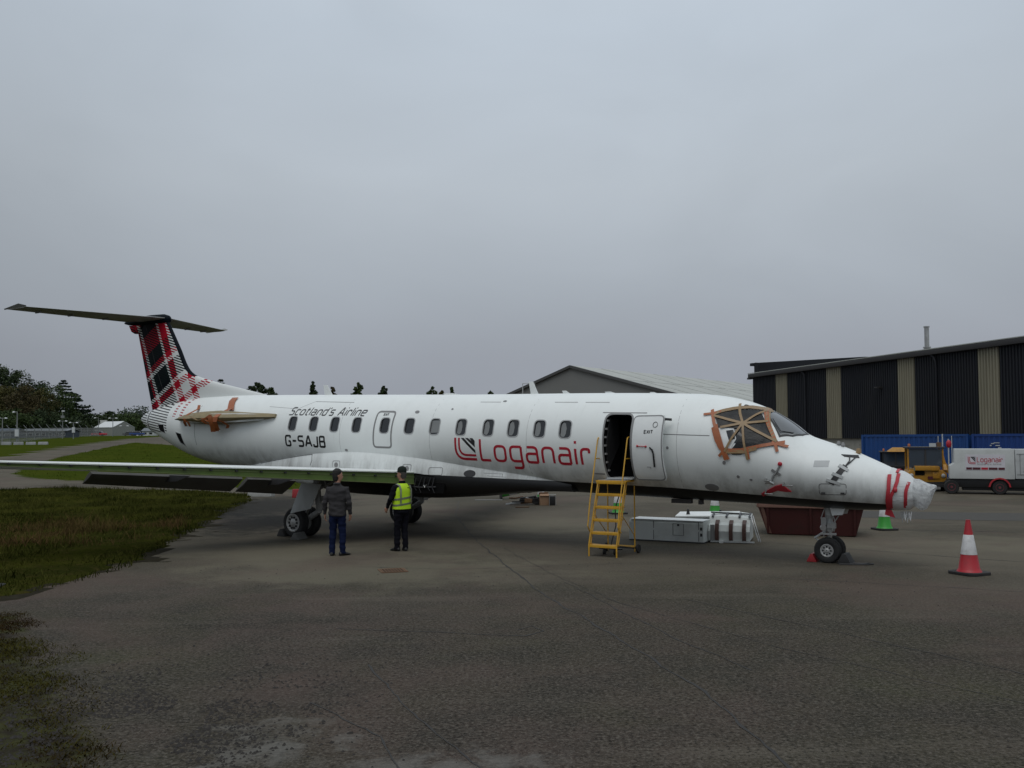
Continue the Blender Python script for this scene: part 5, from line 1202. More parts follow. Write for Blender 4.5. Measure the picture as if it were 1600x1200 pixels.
# ================================================================ PEOPLE
def ring(cx, cy, z, rx, ry, n=20, sq=2.0):
    out = []
    for k in range(n):
        a = 2 * PI * k / n; c, s = math.cos(a), math.sin(a)
        out.append(V(cx + rx * math.copysign(abs(c) ** (2 / sq), c), cy + ry * math.copysign(abs(s) ** (2 / sq), s), z))
    return out
def fuse(mb, name, mat, parent, voxel=.012, smooth=4, wrinkle=0.0, wscale=9, seed=0):
    """melt overlapping lofts into one continuous skin"""
    me = mb.mesh(name, mat); o = bpy.data.objects.new(name, me); col.objects.link(o)
    r = o.modifiers.new('r', 'REMESH'); r.mode = 'VOXEL'; r.voxel_size = voxel
    s = o.modifiers.new('s', 'SMOOTH'); s.factor = .5; s.iterations = smooth
    m2 = bpy.data.meshes.new_from_object(o.evaluated_get(bpy.context.evaluated_depsgraph_get())); m2.name = name
    bpy.data.objects.remove(o)
    if wrinkle:
        n = len(m2.vertices); co = np.empty(n * 3); m2.vertices.foreach_get('co', co); no = np.empty(n * 3); m2.vertex_normals.foreach_get('vector', no); co = co.reshape(-1, 3); no = no.reshape(-1, 3)
        d = np.array([noise.noise(V(p[0] * wscale + seed, p[1] * wscale, p[2] * wscale * 1.8)) for p in co]); m2.vertices.foreach_set('co', (co + no * (d * wrinkle)[:, None]).ravel())
    m2.materials.clear(); m2.materials.append(mat); m2.shade_smooth()
    return link(bpy.data.objects.new(name, m2), parent)
def rz(p, a, c=(0, 0)):
    x, y = p.x - c[0], p.y - c[1]; return V(c[0] + x * math.cos(a) - y * math.sin(a), c[1] + x * math.sin(a) + y * math.cos(a), p.z)
def hand(mb, wrist, d, palm_n, thumb_side):
    d = Vector(d).normalized(); n = Vector(palm_n).normalized(); s = d.cross(n).normalized() * thumb_side
    mb.loft([[wrist + d * a + s * (w * math.cos(t)) + n * (h * math.sin(t)) for t in [2 * PI * k / 10 for k in range(10)]] for a, w, h in ((-.02, .026, .02), (.02, .034, .019), (.06, .042, .017), (.095, .04, .014))])
    for k, (o, L) in enumerate(((.030, .072), (.010, .082), (-.010, .077), (-.029, .06))):
        b = wrist + d * .09 + s * o
        mb.tube([b - d * .03, b, b + d * L * .45 + n * .006, b + d * L * .8 + n * .025, b + d * L * .92 + n * .045], [.0095, .0095, .0092, .0085, .007], 8)
    b = wrist + d * .03 + s * .03
    mb.tube([b - s * .01, b + s * .02 + d * .02, b + s * .03 + d * .055 + n * .012, b + s * .028 + d * .085 + n * .02], [.013, .012, .0105, .008], 8)
def person(label, loc, rot, arms, head_turn, feet, mats, extra):
    """faces local +Y; arms: {side: (elbow, wrist)}; feet: {side: (x, y, toe angle)}"""
    t = thing('person', label, 'person', loc, rot)
    b = MB()
    hr = [(1.47, .062, .06, -.015), (1.53, .058, .06, -.012), (1.575, .056, .064, .0), (1.60, .06, .078, .014), (1.635, .066, .09, .014), (1.68, .073, .096, .006), (1.73, .077, .1, -.002), (1.775, .073, .094, -.006), (1.81, .055, .072, -.01), (1.832, .028, .036, -.012), (1.838, .008, .01, -.012)]
    H = [ring(0, cy, z, rx, ry, 20) for z, rx, ry, cy in hr]
    H = [[rz(p, head_turn * sstep(1.5, 1.6, p.z)) for p in r] for r in H]
    b.loft(H)
    q = lambda x, y, z: rz(V(x, y, z), head_turn)
    b.tube([q(0, .09, 1.70), q(0, .112, 1.672), q(0, .116, 1.66), q(0, .095, 1.652)], [.008, .012, .014, .009], 8)
    for s in (1, -1): b.tube([q(s * .07, -.012, 1.655), q(s * .083, -.018, 1.675), q(s * .085, -.02, 1.70), q(s * .074, -.012, 1.71)], [.009, .011, .011, .008], 8)
    b.tube([q(-.022, .088, 1.622), q(0, .096, 1.622), q(.022, .088, 1.622)], .007, 6)
    b.tube([q(-.05, .08, 1.716), q(-.02, .094, 1.718), q(.02, .094, 1.718), q(.05, .08, 1.716)], .008, 6)
    # torso and limbs under the clothes
    b.loft([ring(0, 0, z, rx, ry, 20) for z, rx, ry in ((.84, .15, .1), (.95, .155, .1), (1.1, .14, .095), (1.3, .17, .105), (1.4, .16, .095), (1.47, .08, .06), (1.52, .055, .055))])
    for s, (el, wr) in arms.items():
        sh = V(s * .175, -.01, 1.41); el, wr = Vector(el), Vector(wr)
        b.tube([V(s * .1, -.01, 1.4), sh, sh.lerp(el, .5), el, el.lerp(wr, .5), wr], [.05, .05, .042, .036, .034, .026], 10)
        d = (wr - el).normalized(); pn = V(-s, .35, 0); hand(b, wr, d, pn - d * pn.dot(d), s * (1 if True else -1))
    for s, (fx, fy, ta) in feet.items():
        b.tube([V(s * .08, 0, .9), V(s * .09, .0, .8), V((s * .09 + fx) / 2, fy * .5 + .015, .48), V(fx, fy, .1)], [.08, .075, .05, .036], 10)
    fuse(b, 'body', M['skin'], t, .0075, 3)
    J, Tm, Sm = mats
    # trousers
    b = MB(); b.loft([ring(0, 0, z, rx, ry, 22) for z, rx, ry in ((1.02, .165, .115), (.94, .175, .125), (.84, .175, .125), (.79, .15, .1))])
    for s, (fx, fy, ta) in feet.items():
        kx, ky = (s * .092 + fx) / 2, fy * .5 + .02
        b.tube([V(s * .085, 0, .9), V(s * .09, 0, .8), V((s * .09 + kx) / 2, ky * .6, .64), V(kx, ky, .48), V((kx + fx) / 2, (ky + fy) / 2 - .01, .28), V(fx, fy - .005, .1), V(fx, fy, .045)], [.1, .098, .086, .073, .068, .064, .066], 14)
    fuse(b, 'trousers', Tm, t, .011, 3, .017, 8, loc[0])
    for s, (fx, fy, ta) in feet.items():
        b = MB(); rows = []
        for y, w, h in ((-.085, .022, .05), (-.075, .036, .075), (-.02, .04, .1), (.05, .042, .085), (.12, .046, .06), (.17, .04, .045), (.195, .02, .03)):
            rows.append([V(fx, fy, 0) + rz(V(w * math.cos(a), y, max(.0, h * .5 + h * .5 * math.sin(a))), ta) for a in [2 * PI * k / 14 for k in range(14)]])
        b.loft(rows); fuse(b, 'shoe', Sm, t, .008, 2)
    # jacket
    b = MB(); b.loft([ring(0, cy, z, rx, ry, 24, 2.3) for z, rx, ry, cy in ((.84, .188, .138, 0), (.88, .195, .142, 0), (1.0, .19, .138, 0), (1.14, .19, .135, 0), (1.28, .205, .14, -.005), (1.38, .208, .13, -.01), (1.44, .175, .105, -.012), (1.485, .095, .08, -.012), (1.53, .075, .075, -.012), (1.545, .07, .07, -.012))])
    for s, (el, wr) in arms.items():
        sh = V(s * .185, -.01, 1.405); el, wr = Vector(el), Vector(wr); d = (wr - el).normalized()
        b.tube([V(s * .11, -.01, 1.40), sh, sh.lerp(el, .45), el, el.lerp(wr, .5), wr - d * .01], [.068, .07, .064, .056, .052, .043], 14)
    fuse(b, 'jacket', J, t, .011, 3, .02, 7.5, loc[1])
    extra(t, q)
    return t
M['greyfleece'] = pbr('grey_fleece', (0.045, 0.043, 0.045), 0.95, var=.2, scale=30, bump=.3, bscale=90, spec=.1)
M['jeans'] = pbr('blue_denim', (0.008, 0.013, 0.04), 0.9, var=.3, scale=12, bump=.2, bscale=120, spec=.1)
M['shoe'] = pbr('black_shoe', (0.008, 0.008, 0.008), 0.5)
M['hair'] = pbr('dark_hair', (0.01, 0.009, 0.008), 0.7, bump=.4, bscale=80)
M['navycloth'] = pbr('black_navy_cloth', (0.006, 0.006, 0.01), 0.9, spec=.15, bump=.2, bscale=60)
M['cap'] = pbr('dark_green_cap', (0.02, 0.026, 0.022), 0.9, spec=.1)
M['hiviz'] = pbr('yellow_high_visibility_cloth', (0.5, 0.78, 0.015), 0.7, var=.08, scale=12)
M['reflect'] = pbr('grey_reflective_tape', (0.2, 0.22, 0.16), 0.35, .3)
def hair1(t, q):
    b = MB(); b.loft([[q(p.x, p.y, p.z) for p in ring(0, cy, z, rx, ry, 20)] for z, rx, ry, cy in ((1.575, .055, .045, -.045), (1.62, .07, .065, -.042), (1.68, .08, .078, -.035), (1.74, .084, .1, -.016), (1.79, .082, .1, -.01), (1.825, .062, .08, -.012), (1.85, .03, .04, -.014), (1.856, .01, .01, -.014))])
    fuse(b, 'hair', M['hair'], t, .008, 3, .006, 40)
    b = MB(); b.tube([V(-.065, -.07, 1.52), V(0, -.095, 1.525), V(.065, -.07, 1.52)], .02, 8); b.build('collar', M['greyfleece'], t)
person('person in a grey fleece and blue jeans, hands by the sides, beside the gear', (-3.73, 19.32, 0), -.12,
       {1: ((.262, -.03, 1.13), (.255, .06, .87)), -1: ((-.262, -.05, 1.13), (-.285, .03, .87))}, -.9, {1: (.115, .0, -.7), -1: (-.11, -.02, .15)}, (M['greyfleece'], M['jeans'], M['shoe']), hair1)
def vest(t, q):
    b = MB(); b.loft([[V(x, y, z) for x, y, z in [tuple(p) for p in ring(0, cy, z, rx, ry, 28, 2.4)]] for z, rx, ry, cy in ((.93, .212, .160, 0), (1.05, .206, .157, 0), (1.18, .204, .153, 0), (1.3, .206, .153, -.005), (1.38, .19, .145, -.01), (1.43, .165, .122, -.012), (1.48, .11, .098, -.012), (1.49, .1, .09, -.012))], caps=False)
    fuse_ = b.mesh('vest', M['hiviz']); o = link(bpy.data.objects.new('vest', fuse_), t)
    for z, tilt in ((1.04, .03), (1.17, .03)):
        b = MB(); rows = []
        for k in range(33):
            a = 2 * PI * k / 32; rx, ry = .2095, .1595; c, s = math.cos(a), math.sin(a); x, y = rx * math.copysign(abs(c) ** (2 / 2.4), c), ry * math.copysign(abs(s) ** (2 / 2.4), s)
            rows.append([V(x, y, z - .022 + tilt * c), V(x * 1.012, y * 1.012, z - .02 + tilt * c), V(x * 1.012, y * 1.012, z + .02 + tilt * c), V(x, y, z + .022 + tilt * c)])
        b.loft(rows, False, closed=False); b.build('reflective_band', M['reflect'], t)
    for s in (1, -1):
        b = MB(); rows = []
        for y, z in ((.155, 1.06), (.158, 1.2), (.152, 1.34), (.11, 1.45), (0, 1.485), (-.11, 1.46), (-.165, 1.36), (-.168, 1.2), (-.166, 1.06)):
            rows.append([V(s * .118, y * 1.0, z), V(s * .118, y * 1.05, z + .004), V(s * .155, y * 1.03, z - .012), V(s * .155, y, z - .016)])
        b.loft(rows, False, closed=False); b.build('shoulder_band', M['reflect'], t)
    b = MB(); b.loft([[q(p.x, p.y, p.z) for p in ring(0, cy, z, rx, ry, 20)] for z, rx, ry, cy in ((1.735, .084, .106, -.004), (1.75, .088, .11, -.004), (1.80, .087, .108, -.008), (1.845, .068, .085, -.01), (1.868, .03, .04, -.01), (1.872, .008, .01, -.01))]); b.build('cap', M['cap'], t)
    b = MB(); b.loft([[q(s * w, y, z) for s in (-1, -.5, 0, .5, 1)] + [q(s * w, y, z - .006) for s in (1, .5, 0, -.5, -1)] for y, w, z in ((.08, .075, 1.752), (.13, .065, 1.748), (.165, .04, 1.738))]); b.build('cap_peak', M['cap'], t)
    b = MB(); b.loft([[q(p.x, p.y, p.z) for p in ring(0, cy, z, rx, ry, 20)] for z, rx, ry, cy in ((1.6, .06, .05, -.05), (1.66, .077, .07, -.038), (1.74, .083, .09, -.018))]); b.build('hair', pbr('grey_hair', (.06, .055, .05), .8), t)
person('person in a yellow high visibility vest, dark clothes and cap, looking at the airliner', (-2.45, 20.04, 0), .72,
       {1: ((.27, .02, 1.14), (.225, .16, .94)), -1: ((-.27, .04, 1.14), (-.25, .2, .95))}, .45, {1: (.075, -.03, -.35), -1: (-.085, .06, .2)}, (M['navycloth'], M['navycloth'], M['shoe']), vest)
# ================================================================ BUILDINGS AND BACKGROUND
# ---- dark hangar with translucent strips, at the right
h0, h1 = V(22.2, 83.0, 0), V(33.2, 42.8, 0)
hd = (h1 - h0).normalized(); HL = (h1 - h0).length
hg = thing('hangar', 'long dark corrugated hangar with beige translucent strips and a roof flue', 'hangar', h0, math.atan2(hd.y, hd.x))
M['cladding'] = pbr('dark_blue_grey_cladding', (0.011, 0.0125, 0.017), 0.6, var=.25, scale=.6, dirt=.5, dirtcol=(.02, .02, .02), dscale=.5, spec=.3, streak=(1, 1, .2))
M['translucent'] = pbr('aged_translucent_sheet', (0.24, 0.22, 0.155), 0.55, var=.2, scale=1.5, dirt=.5, dirtcol=(.12, .105, .07), dscale=1.0, streak=(3, 1, .15))
M['fascia'] = pbr('dark_fascia', (0.03, 0.028, 0.028), 0.6)
M['roofgrey'] = pbr('roof_sheet_grey', (0.42, 0.43, 0.4), 0.7, var=.1, dirt=.35, dirtcol=(.16, .16, .14), dscale=.4)
EH = 8.0; ZB = 2.35
def corrug(x0, x1, z0, z1, mat, parent, name='wall_panel', pitch=.24, d=.07, yoff=0.0):
    mb = MB(); pr = []; x = x0
    while x < x1 - .01:
        w = min(pitch, x1 - x)
        pr += [(x, 0), (x + w * .3, 0), (x + w * .42, -d), (x + w * .82, -d), (x + w * .94, 0)]; x += w
    pr.append((x1, 0))
    mb.loft([[V(a, b + yoff, z0) for a, b in pr], [V(a, b + yoff, z1) for a, b in pr], [V(a, .12 + yoff, z1) for a, b in pr], [V(a, .12 + yoff, z0) for a, b in pr]], False, closed=False)
    return mb.build(name, mat, parent, angle=20, fix=False)
def hx(u):                                 # distance along the wall at photograph column u
    d = ray(u, 640); t = (h0.x * d.y - h0.y * d.x); den = (hd.y * d.x - hd.x * d.y); return t / den
edges = [0, hx(1213), hx(1231), hx(1292), hx(1315), hx(1404), hx(1431), hx(1530), hx(1564), HL * .985 - .01, HL]
for k in range(len(edges) - 1):
    corrug(edges[k] + .01, edges[k + 1] - .01, ZB, EH, M['translucent'] if k % 2 else M['cladding'], hg, yoff=-.006 if k % 2 else 0)
MB().box((HL / 2, .3, ZB / 2), (HL, .3, ZB)).build('base_wall', pbr('pale_block_wall', (.3, .29, .25), .85, dirt=.5), hg)
wx_ = hx(1376); fw = MB().box((wx_, .14, 1.75), (1.7, .06, .9)).build('window_frame', M['white'], hg); MB().box((wx_, .10, 1.75), (1.5, .04, .72)).build('pane', M['glass'], fw)
MB().box((hx(1350), .14, 1.0), (1.0, .06, 2.0)).build('door', M['dark'], hg)
MB().box((HL / 2, -.12, EH + .12), (HL + .5, .5, .34)).build('fascia', M['fascia'], hg, bevel=.03)
mb = MB(); mb.prism([V(-.3, -.35, EH + .31), V(HL + .3, -.35, EH + .31), V(HL + .3, 12, EH + 1.9), V(-.3, 12, EH + 1.9)], (0, 0, .06)); mb.build('roof', M['roofgrey'], hg)
MB().box((HL / 2, 12.0, EH / 2 + .5), (HL - .2, .3, EH + 2.2)).build('rear_wall', M['cladding'], hg)
mb = MB(); mb.prism([V(.02, .2, 0), V(.02, 11.8, 0), V(.02, 11.8, EH + 1.8), V(.02, .2, EH + .25)], (-.14, 0, 0)); mb.build('end_wall', M['cladding'], hg)
mb = MB(); mb.prism([V(-.25, .3, EH + .38), V(10.5, 4.2, EH + .95), V(10.5, 4.2, EH + 1.05), V(-.25, .3, EH + 1.35)], (0, .5, 0)); mb.box((.6, .05, EH + .85), (.1, .3, .9)); mb.box((-.4, .4, EH + 1.2), (.5, .6, .26)); mb.build('roof_housing', M['cladding'], hg)
MB().box((-.35, -.1, EH - .1), (.5, .3, .16)).build('gutter_end', M['fascia'], hg)
for u in (1261, 1467):
    x = hx(u); mb = MB(); mb.tube([V(x - .35, -.25, EH - .04), V(x - .1, -.2, EH - .25), V(x, -.16, EH - .6), V(x, -.16, ZB - 1.5)], .08, 10); mb.build('downpipe', M['cladding'], hg)
x = hx(1379); mb = MB(); mb.box((x, -.3, 6.05), (.35, .5, .1)); mb.box((x, -.1, 6.05), (.1, .3, .2)); mb.build('wall_lamp', M['fascia'], hg)
x = hx(1428); mb = MB(); mb.lathe([(.2, 0), (.2, .3), (.26, .34), (.26, .42), (.16, .46), (.16, 1.75), (.2, 1.77), (.2, 1.86), (.12, 1.88)], (x, 1.2, EH + .3), (0, 0, 1), 16); mb.build('flue', M['steel'], hg)

# ---- grey gabled hangar further back
g0p = V(6.9, 105, 0); rd = V(31.4, 39, 0).normalized()
gh = thing('gabled_hangar', 'grey gabled hangar with pale ribbed roof rising behind the fuselage', 'hangar', g0p, math.atan2(rd.y, rd.x))
M['gablegrey'] = pbr('grey_gable_cladding', (0.19, 0.19, 0.18), 0.7, var=.08, scale=.3, streak=(1, 1, .3))
AZ, SL, HWd, GL_ = 10.75, .27, 22.0, 75.0
mb = MB(); mb.prism([V(0, -HWd, 0), V(0, HWd, 0), V(0, HWd, AZ - SL * 1.18 * HWd), V(0, 0, AZ), V(0, -HWd, AZ - SL * HWd)], (GL_, 0, 0)); mb.build('shell', M['gablegrey'], gh)
for s in (-1, 1):
    k = SL if s < 0 else SL * 1.18
    mb = MB(); mb.bar(V(-.15, 0, AZ + .05), V(-.15, s * HWd, AZ - k * HWd + .05), .3, .35, (1, 0, 0)); mb.build('verge', M['roofgrey'] if False else pbr('verge_trim', (.07, .07, .068), .6), gh)
sheet_me = {}
for r in range(3):
    y0, y1 = -HWd * r / 3, -HWd * (r + 1) / 3; L3 = GL_ / 12
    for c_ in range(13):
        xa = max(0.0, c_ * L3 - (r % 3) * L3 / 3); xb = min(GL_, (c_ + 1) * L3 - (r % 3) * L3 / 3)
        if xb - xa < .5: continue
        mb = MB(); z = lambda y: AZ + y * SL
        mb.prism([V(xa + .22, y0 - .02, z(y0) + .12 - .03 * r), V(xb - .22, y0 - .02, z(y0) + .12 - .03 * r), V(xb - .22, y1 - .12, z(y1) + .1 - .03 * r), V(xa + .22, y1 - .12, z(y1) + .1 - .03 * r)], (0, 0, .07))
        mb.build('roof_sheet', M['roofgrey'], gh)
mb = MB(); mb.prism([V(0, 0, AZ + .1), V(GL_, 0, AZ + .1), V(GL_, HWd + .5, AZ - SL * 1.18 * HWd + .1), V(0, HWd + .5, AZ - SL * 1.18 * HWd + .1)], (0, 0, .08)); mb.build('roof_slope', M['roofgrey'], gh)

# ---- blue shipping containers in front of the dark hangar
M['blue'] = pbr('blue_container_paint', (0.004, 0.05, 0.2), 0.5, var=.15, scale=1.5, dirt=.35, dirtcol=(.02, .03, .05), dscale=.8)
M['blue2'] = pbr('deep_blue_container_paint', (0.004, 0.038, 0.185), 0.5, var=.12, scale=1.5, dirt=.3, dirtcol=(.02, .025, .05), dscale=.8)
def container(p, ang, L, mat, label, n):
    t = thing('shipping_container', label, 'shipping container', p, ang); H, Wc = 2.59, 2.44
    corrug(.12, L - .12, .16, H - .13, mat, t, 'side_panel', .28, .036, .0)
    mb = MB(); mb.box((L / 2, Wc / 2 + .1, H / 2), (L - .2, Wc - .1, H - .1)); mb.build('body', mat, t)
    mb = MB()
    for z in (.08, H - .06): mb.box((L / 2, .0, z), (L, .12, .13))
    mb.build('rail', mat, t)
    for x in (.06, L - .06): MB().box((x, -.01, H / 2), (.13, .13, H)).build('corner_post', mat, t)
    return t
ca = V(20.6, 53.2, 0); cang = -.86
cdir = V(math.cos(cang), math.sin(cang), 0)
c1 = container(ca, cang, 6.06, M['blue'], 'blue corrugated shipping container behind the yellow tug', 0)
for u in (.86, .74): MB().tube([V(6.06 * u, -.1, .3), V(6.06 * u, -.1, 2.5)], .022, 8).build('locking_bar', M['lightgrey'], c1)
c2 = container(ca + cdir * 6.25, cang, 12.19, M['blue2'], 'deep blue shipping container behind the white trailer with worn white marks', 1)
mb = MB()
for x, z, w, h in ((1.05, 2.08, .16, .05), (1.25, 2.12, .3, .04), (1.3, 1.98, .22, .05), (1.4, 1.86, .16, .05), (.95, 1.98, .08, .06), (.7, 1.32, .12, .05), (1.0, 1.34, .4, .03)): mb.box((x, -.05, z), (w, .012, h))
mb.build('worn_marking', M['lightgrey'], c2); MB().box((2.95, -.05, 2.1), (.2, .015, .22)).build('data_plate', M['conewhite'], c2)

# ---- white ground power trailer
tl = V(18.85, 38.9, 0); tang = -.42
tr_ = thing('ground_power_trailer', 'white ground power trailer with red airline lettering and red mudguard', 'trailer', tl, tang)
M['trailer'] = pbr('trailer_white', (.52, .54, .53), .45, var=.05, dirt=.35, dirtcol=(.25, .25, .23), dscale=1.5)
mb = MB(); mb.prism([V(-.05, 0, .66), V(2.42, 0, .66), V(2.42, 0, 1.93), V(.16, 0, 1.93), V(.14, 0, 1.32), V(-.05, 0, 1.2)], (0, 1.6, 0)); mb.build('body', M['trailer'], tr_, bevel=.02)
MB().box((3.75, .8, 1.3), (2.62, 1.56, 1.24)).build('rear_body', M['lightgrey'], tr_, bevel=.02)
mb = MB()
for c_, s_ in (((3.7, .005, 1.72), (2.4, .01, .02)), ((3.7, .005, .86), (2.4, .01, .02)), ((2.62, .005, 1.3), (.02, .01, .86))): mb.box(c_, s_)
mb.build('panel_gap', M['winframe'], tr_)
MB().box((2.4, .8, .47), (5.1, 1.3, .36)).build('chassis', M['black'], tr_, bevel=.02)
MB().box((2.4, .8, .24), (3.9, 1.0, .16)).build('underframe', M['black'], tr_)
tf = lambda u, v, o=0: V(u, -.004 - o, v)
MB().box((1.32, -.004, 1.36), (1.5, .008, .66)).build('sign_panel', pbr('sign_white', (.6, .58, .62), .5), tr_)
tfs = lambda u, v, o=0: V(u, -.009 - o, v)
mb = MB(); text(mb, tfs, 'Loganair', 1.02, 1.38, .95, .2, .024, gap=.3, d=1, off=.006); mb.build('airline_name', M['red'], tr_)
mb = MB(); text(mb, tfs, "Scotland's Airline", 1.02, 1.26, .9, .062, .012, gap=.3, slant=.02, d=1, off=.006); mb.build('slogan', M['gear'], tr_)
lg = MB(); ribbon(lg, tfs, round_poly([(.68, 1.60), (.68, 1.3), (.96, 1.3)], .16, False, 6), .026, False, .006); ribbon(lg, tfs, round_poly([(.735, 1.60), (.735, 1.35), (.96, 1.35)], .1, False, 6), .022, False, .006)
for a, b, c_, d_ in ((.77, .82, 1.38, 1.44), (.835, .885, 1.47, 1.52), (.90, .945, 1.56, 1.59)): patch(lg, tfs, [(a, 1.6), (b, 1.6), (.955, d_), (.955, c_)], .006, mi=1)
lg.build('airline_logo', [M['red'], M['black']], tr_)
M['maroon'] = pbr('maroon_band', (.08, .01, .018), .5)
for k, (a, b) in enumerate(((.6, .82), (.84, 1.14), (1.17, 1.42), (1.45, 1.78), (1.81, 2.05))): MB().box(((a + b) / 2, -.012, 1.1), (b - a, .012, .095)).build('tartan_band', M['red'] if k == 2 else M['maroon'], tr_)
mb = MB(); ribbon(mb, tf, round_poly([(2.9, 1.2), (2.78, 1.2), (2.78, 1.05), (2.9, 1.05)], .04), .02, False, .006); mb.box((2.9, -.005, .98), (.3, .01, .06)); mb.build('small_label', M['dark'], tr_)
def small_wheel(parent, c, R, W, rimmat, ax=(0, 1, 0)):
    w = bpy.data.objects.new('wheel', None); w.location = c; link(w, parent)
    mb = MB(); mb.lathe([(R * .55, -W / 2), (R * .9, -W / 2), (R, -W * .3), (R, W * .3), (R * .9, W / 2), (R * .55, W / 2)], (0, 0, 0), ax, 28); mb.build('tyre', M['rubber'], w)
    mb = MB(); mb.lathe([(R * .56, -W * .46), (R * .5, -W * .54), (R * .4, -W * .42), (R * .2, -W * .44), (R * .16, -W * .56), (.01, -W * .56)], (0, 0, 0), ax, 24); mb.build('rim', rimmat, w)
M['redrim'] = pbr('red_wheel', (.16, .02, .03), .5, dirt=.5)
for x in (1.85, .02):
    small_wheel(tr_, V(x + .0, .12, .3), .3, .2, M['redrim']); small_wheel(tr_, V(x, 1.4, .3), .3, .2, M['redrim'])
mb = MB(); rows = []
for k in range(9):
    a = PI * (.02 + .96 * k / 8); c, s = math.cos(a), math.sin(a); rows.append([V(1.85 + .36 * c, -.02, .3 + .36 * s), V(1.85 + .42 * c, -.02, .3 + .42 * s), V(1.85 + .42 * c, .26, .3 + .42 * s), V(1.85 + .36 * c, .26, .3 + .36 * s)])
mb.loft(rows); mb.build('mudguard', M['conered'], tr_)
mb = MB(); mb.bar(V(-.05, .8, .45), V(-1.2, .8, .4), .08, .08); mb.build('drawbar', M['black'], tr_)

# ---- aircraft tugs
def tug(p, ang, label, body, s=1.0):
    t = thing('aircraft_tug', label, 'tug', p, ang)
    q = lambda *a: V(*a) * s
    mb = MB(); mb.prism([q(0, 0, .32), q(1.62, 0, .32), q(1.62, 0, .78), q(1.45, 0, .95), q(.1, 0, .95), q(0, 0, .8)], q(0, 2.7, 0)); mb.build('body', body, t, bevel=.03)
    mb = MB(); mb.box(q(.8, .3, 1.03), q(1.0, .9, .2)); mb.box(q(1.18, -.02, .72), q(.3, .1, .3)); mb.build('bonnet', body, t, bevel=.02)
    MB().box(q(.8, -.12, .3), q(1.5, .25, .22)).build('bumper', M['dark'], t, bevel=.02)
    MB().box(q(.8, -.26, .16), q(1.0, .3, .1)).build('tow_step', M['gear'], t)
    mb = MB()
    for x in (.06, 1.52):
        for y in (.5, 2.0): mb.box(q(x, y, 1.43), q(.07, .07, 1.0))
    mb.build('cab_post', body, t)
    mb = MB(); mb.prism([q(1.5, .1, .95), q(1.66, .1, .95), q(1.6, .45, 1.4), q(1.52, .45, 1.4)], q(0, .6, 0)); mb.prism([q(1.5, .3, .9), q(1.85, .3, .7), q(1.85, .3, .95), q(1.6, .3, 1.3), q(1.5, .3, 1.85)], q(0, .1, 0)); mb.build('side_panel', body, t)
    MB().box(q(.79, 1.25, 1.96), q(1.66, 1.75, .08)).build('cab_roof', M['dark'], t, bevel=.02)
    MB().box(q(.79, .48, 1.48), q(1.38, .03, .82)).build('windscreen', M['tugglass'], t)
    MB().box(q(.79, 2.02, 1.48), q(1.38, .03, .82)).build('rear_window', M['tugglass'], t)
    MB().box(q(.79, .455, 1.48), q(.07, .03, .84)).build('window_bar', M['dark'], t)
    MB().box(q(.62, -.01, 1.0), q(.7, .04, .17)).build('front_panel', M['teal'], t); MB().box(q(.5, -.02, .82), q(.4, .03, .2)).build('grille', M['void'], t)
    MB().box(q(.95, -.03, .6), q(.25, .03, .13)).build('number_plate', M['maroon'], t)
    for x in (.15, 1.47): MB().lathe([(.09 * s, 0), (.09 * s, .05), (.05 * s, .07)], q(x, 0, .7), (0, -1, 0), 14).build('headlight', M['rim'], t)
    MB().lathe([(.06 * s, 0), (.06 * s, .1), (.03 * s, .14)], q(.15, 1.0, 2.0), (0, 0, 1), 12).build('beacon', M['orange_tape'], t)
    MB().box(q(1.15, 1.0, 2.08), q(.28, .1, .16)).build('roof_box', M['lightgrey'], t); MB().box(q(1.42, 1.0, 2.1), q(.2, .15, .2)).build('work_lamp', M['rust'], t)
    for x in (.12, 1.5):
        for y in (.45, 2.2): small_wheel(t, q(x, y, .33), .33 * s, .26 * s, M['redrim'], (1 if x < 1 else -1, 0, 0))
    return t
M['teal'] = pbr('pale_teal_panel', (.13, .27, .27), .5, dirt=.4)
M['tugglass'] = base_mat('tug_glass', (.04, .055, .075), .1, spec=.8)[0]
tug((18.05, 41.3, 0), -.34, 'worn yellow aircraft tug with glazed cab parked beside the white trailer', M['tugyellow'])
t2 = tug((19.5, 47.6, 0), -.3, 'dark tug with yellow bonnet half hidden behind the airliner nose', M['black'], .85)
mb = MB(); mb.loft([[V(.25, .0, 1.68), V(1.35, 0, 1.68), V(1.35, .9, 1.68), V(.25, .9, 1.68)], [V(.55, .2, 1.9), V(1.0, .2, 1.9), V(1.0, .7, 1.9), V(.55, .7, 1.9)]]); mb.build('hood_top', M['tugyellow'], t2)
for (u, v0, v1, Y, lb) in ((1474, 678, 745, 44.5, 'thin pale pole standing in front of the blue containers'),):
    b_ = at(u, v1, Y); tp_ = at(u, v0, Y); pole = MB().tube([V(0, 0, 0), V(0, 0, tp_.z)], .03, 8).build('pole', M['lightgrey']); pole.location = (b_.x, Y, 0); tag(pole, lb, 'pole')
p = at(1482, 700, 44.0); sg = thing('marker_post', 'grey marker post with a red ball top between tug and trailer', 'marker post', (p.x, 44.0, 0))
MB().tube([V(0, 0, 0), V(0, 0, 2.35)], .03, 8).build('post', M['lightgrey'], sg); MB().ball((0.02, 0, 2.1), (.13, .1, .2), 12, 8).build('red_top', M['red'], sg)

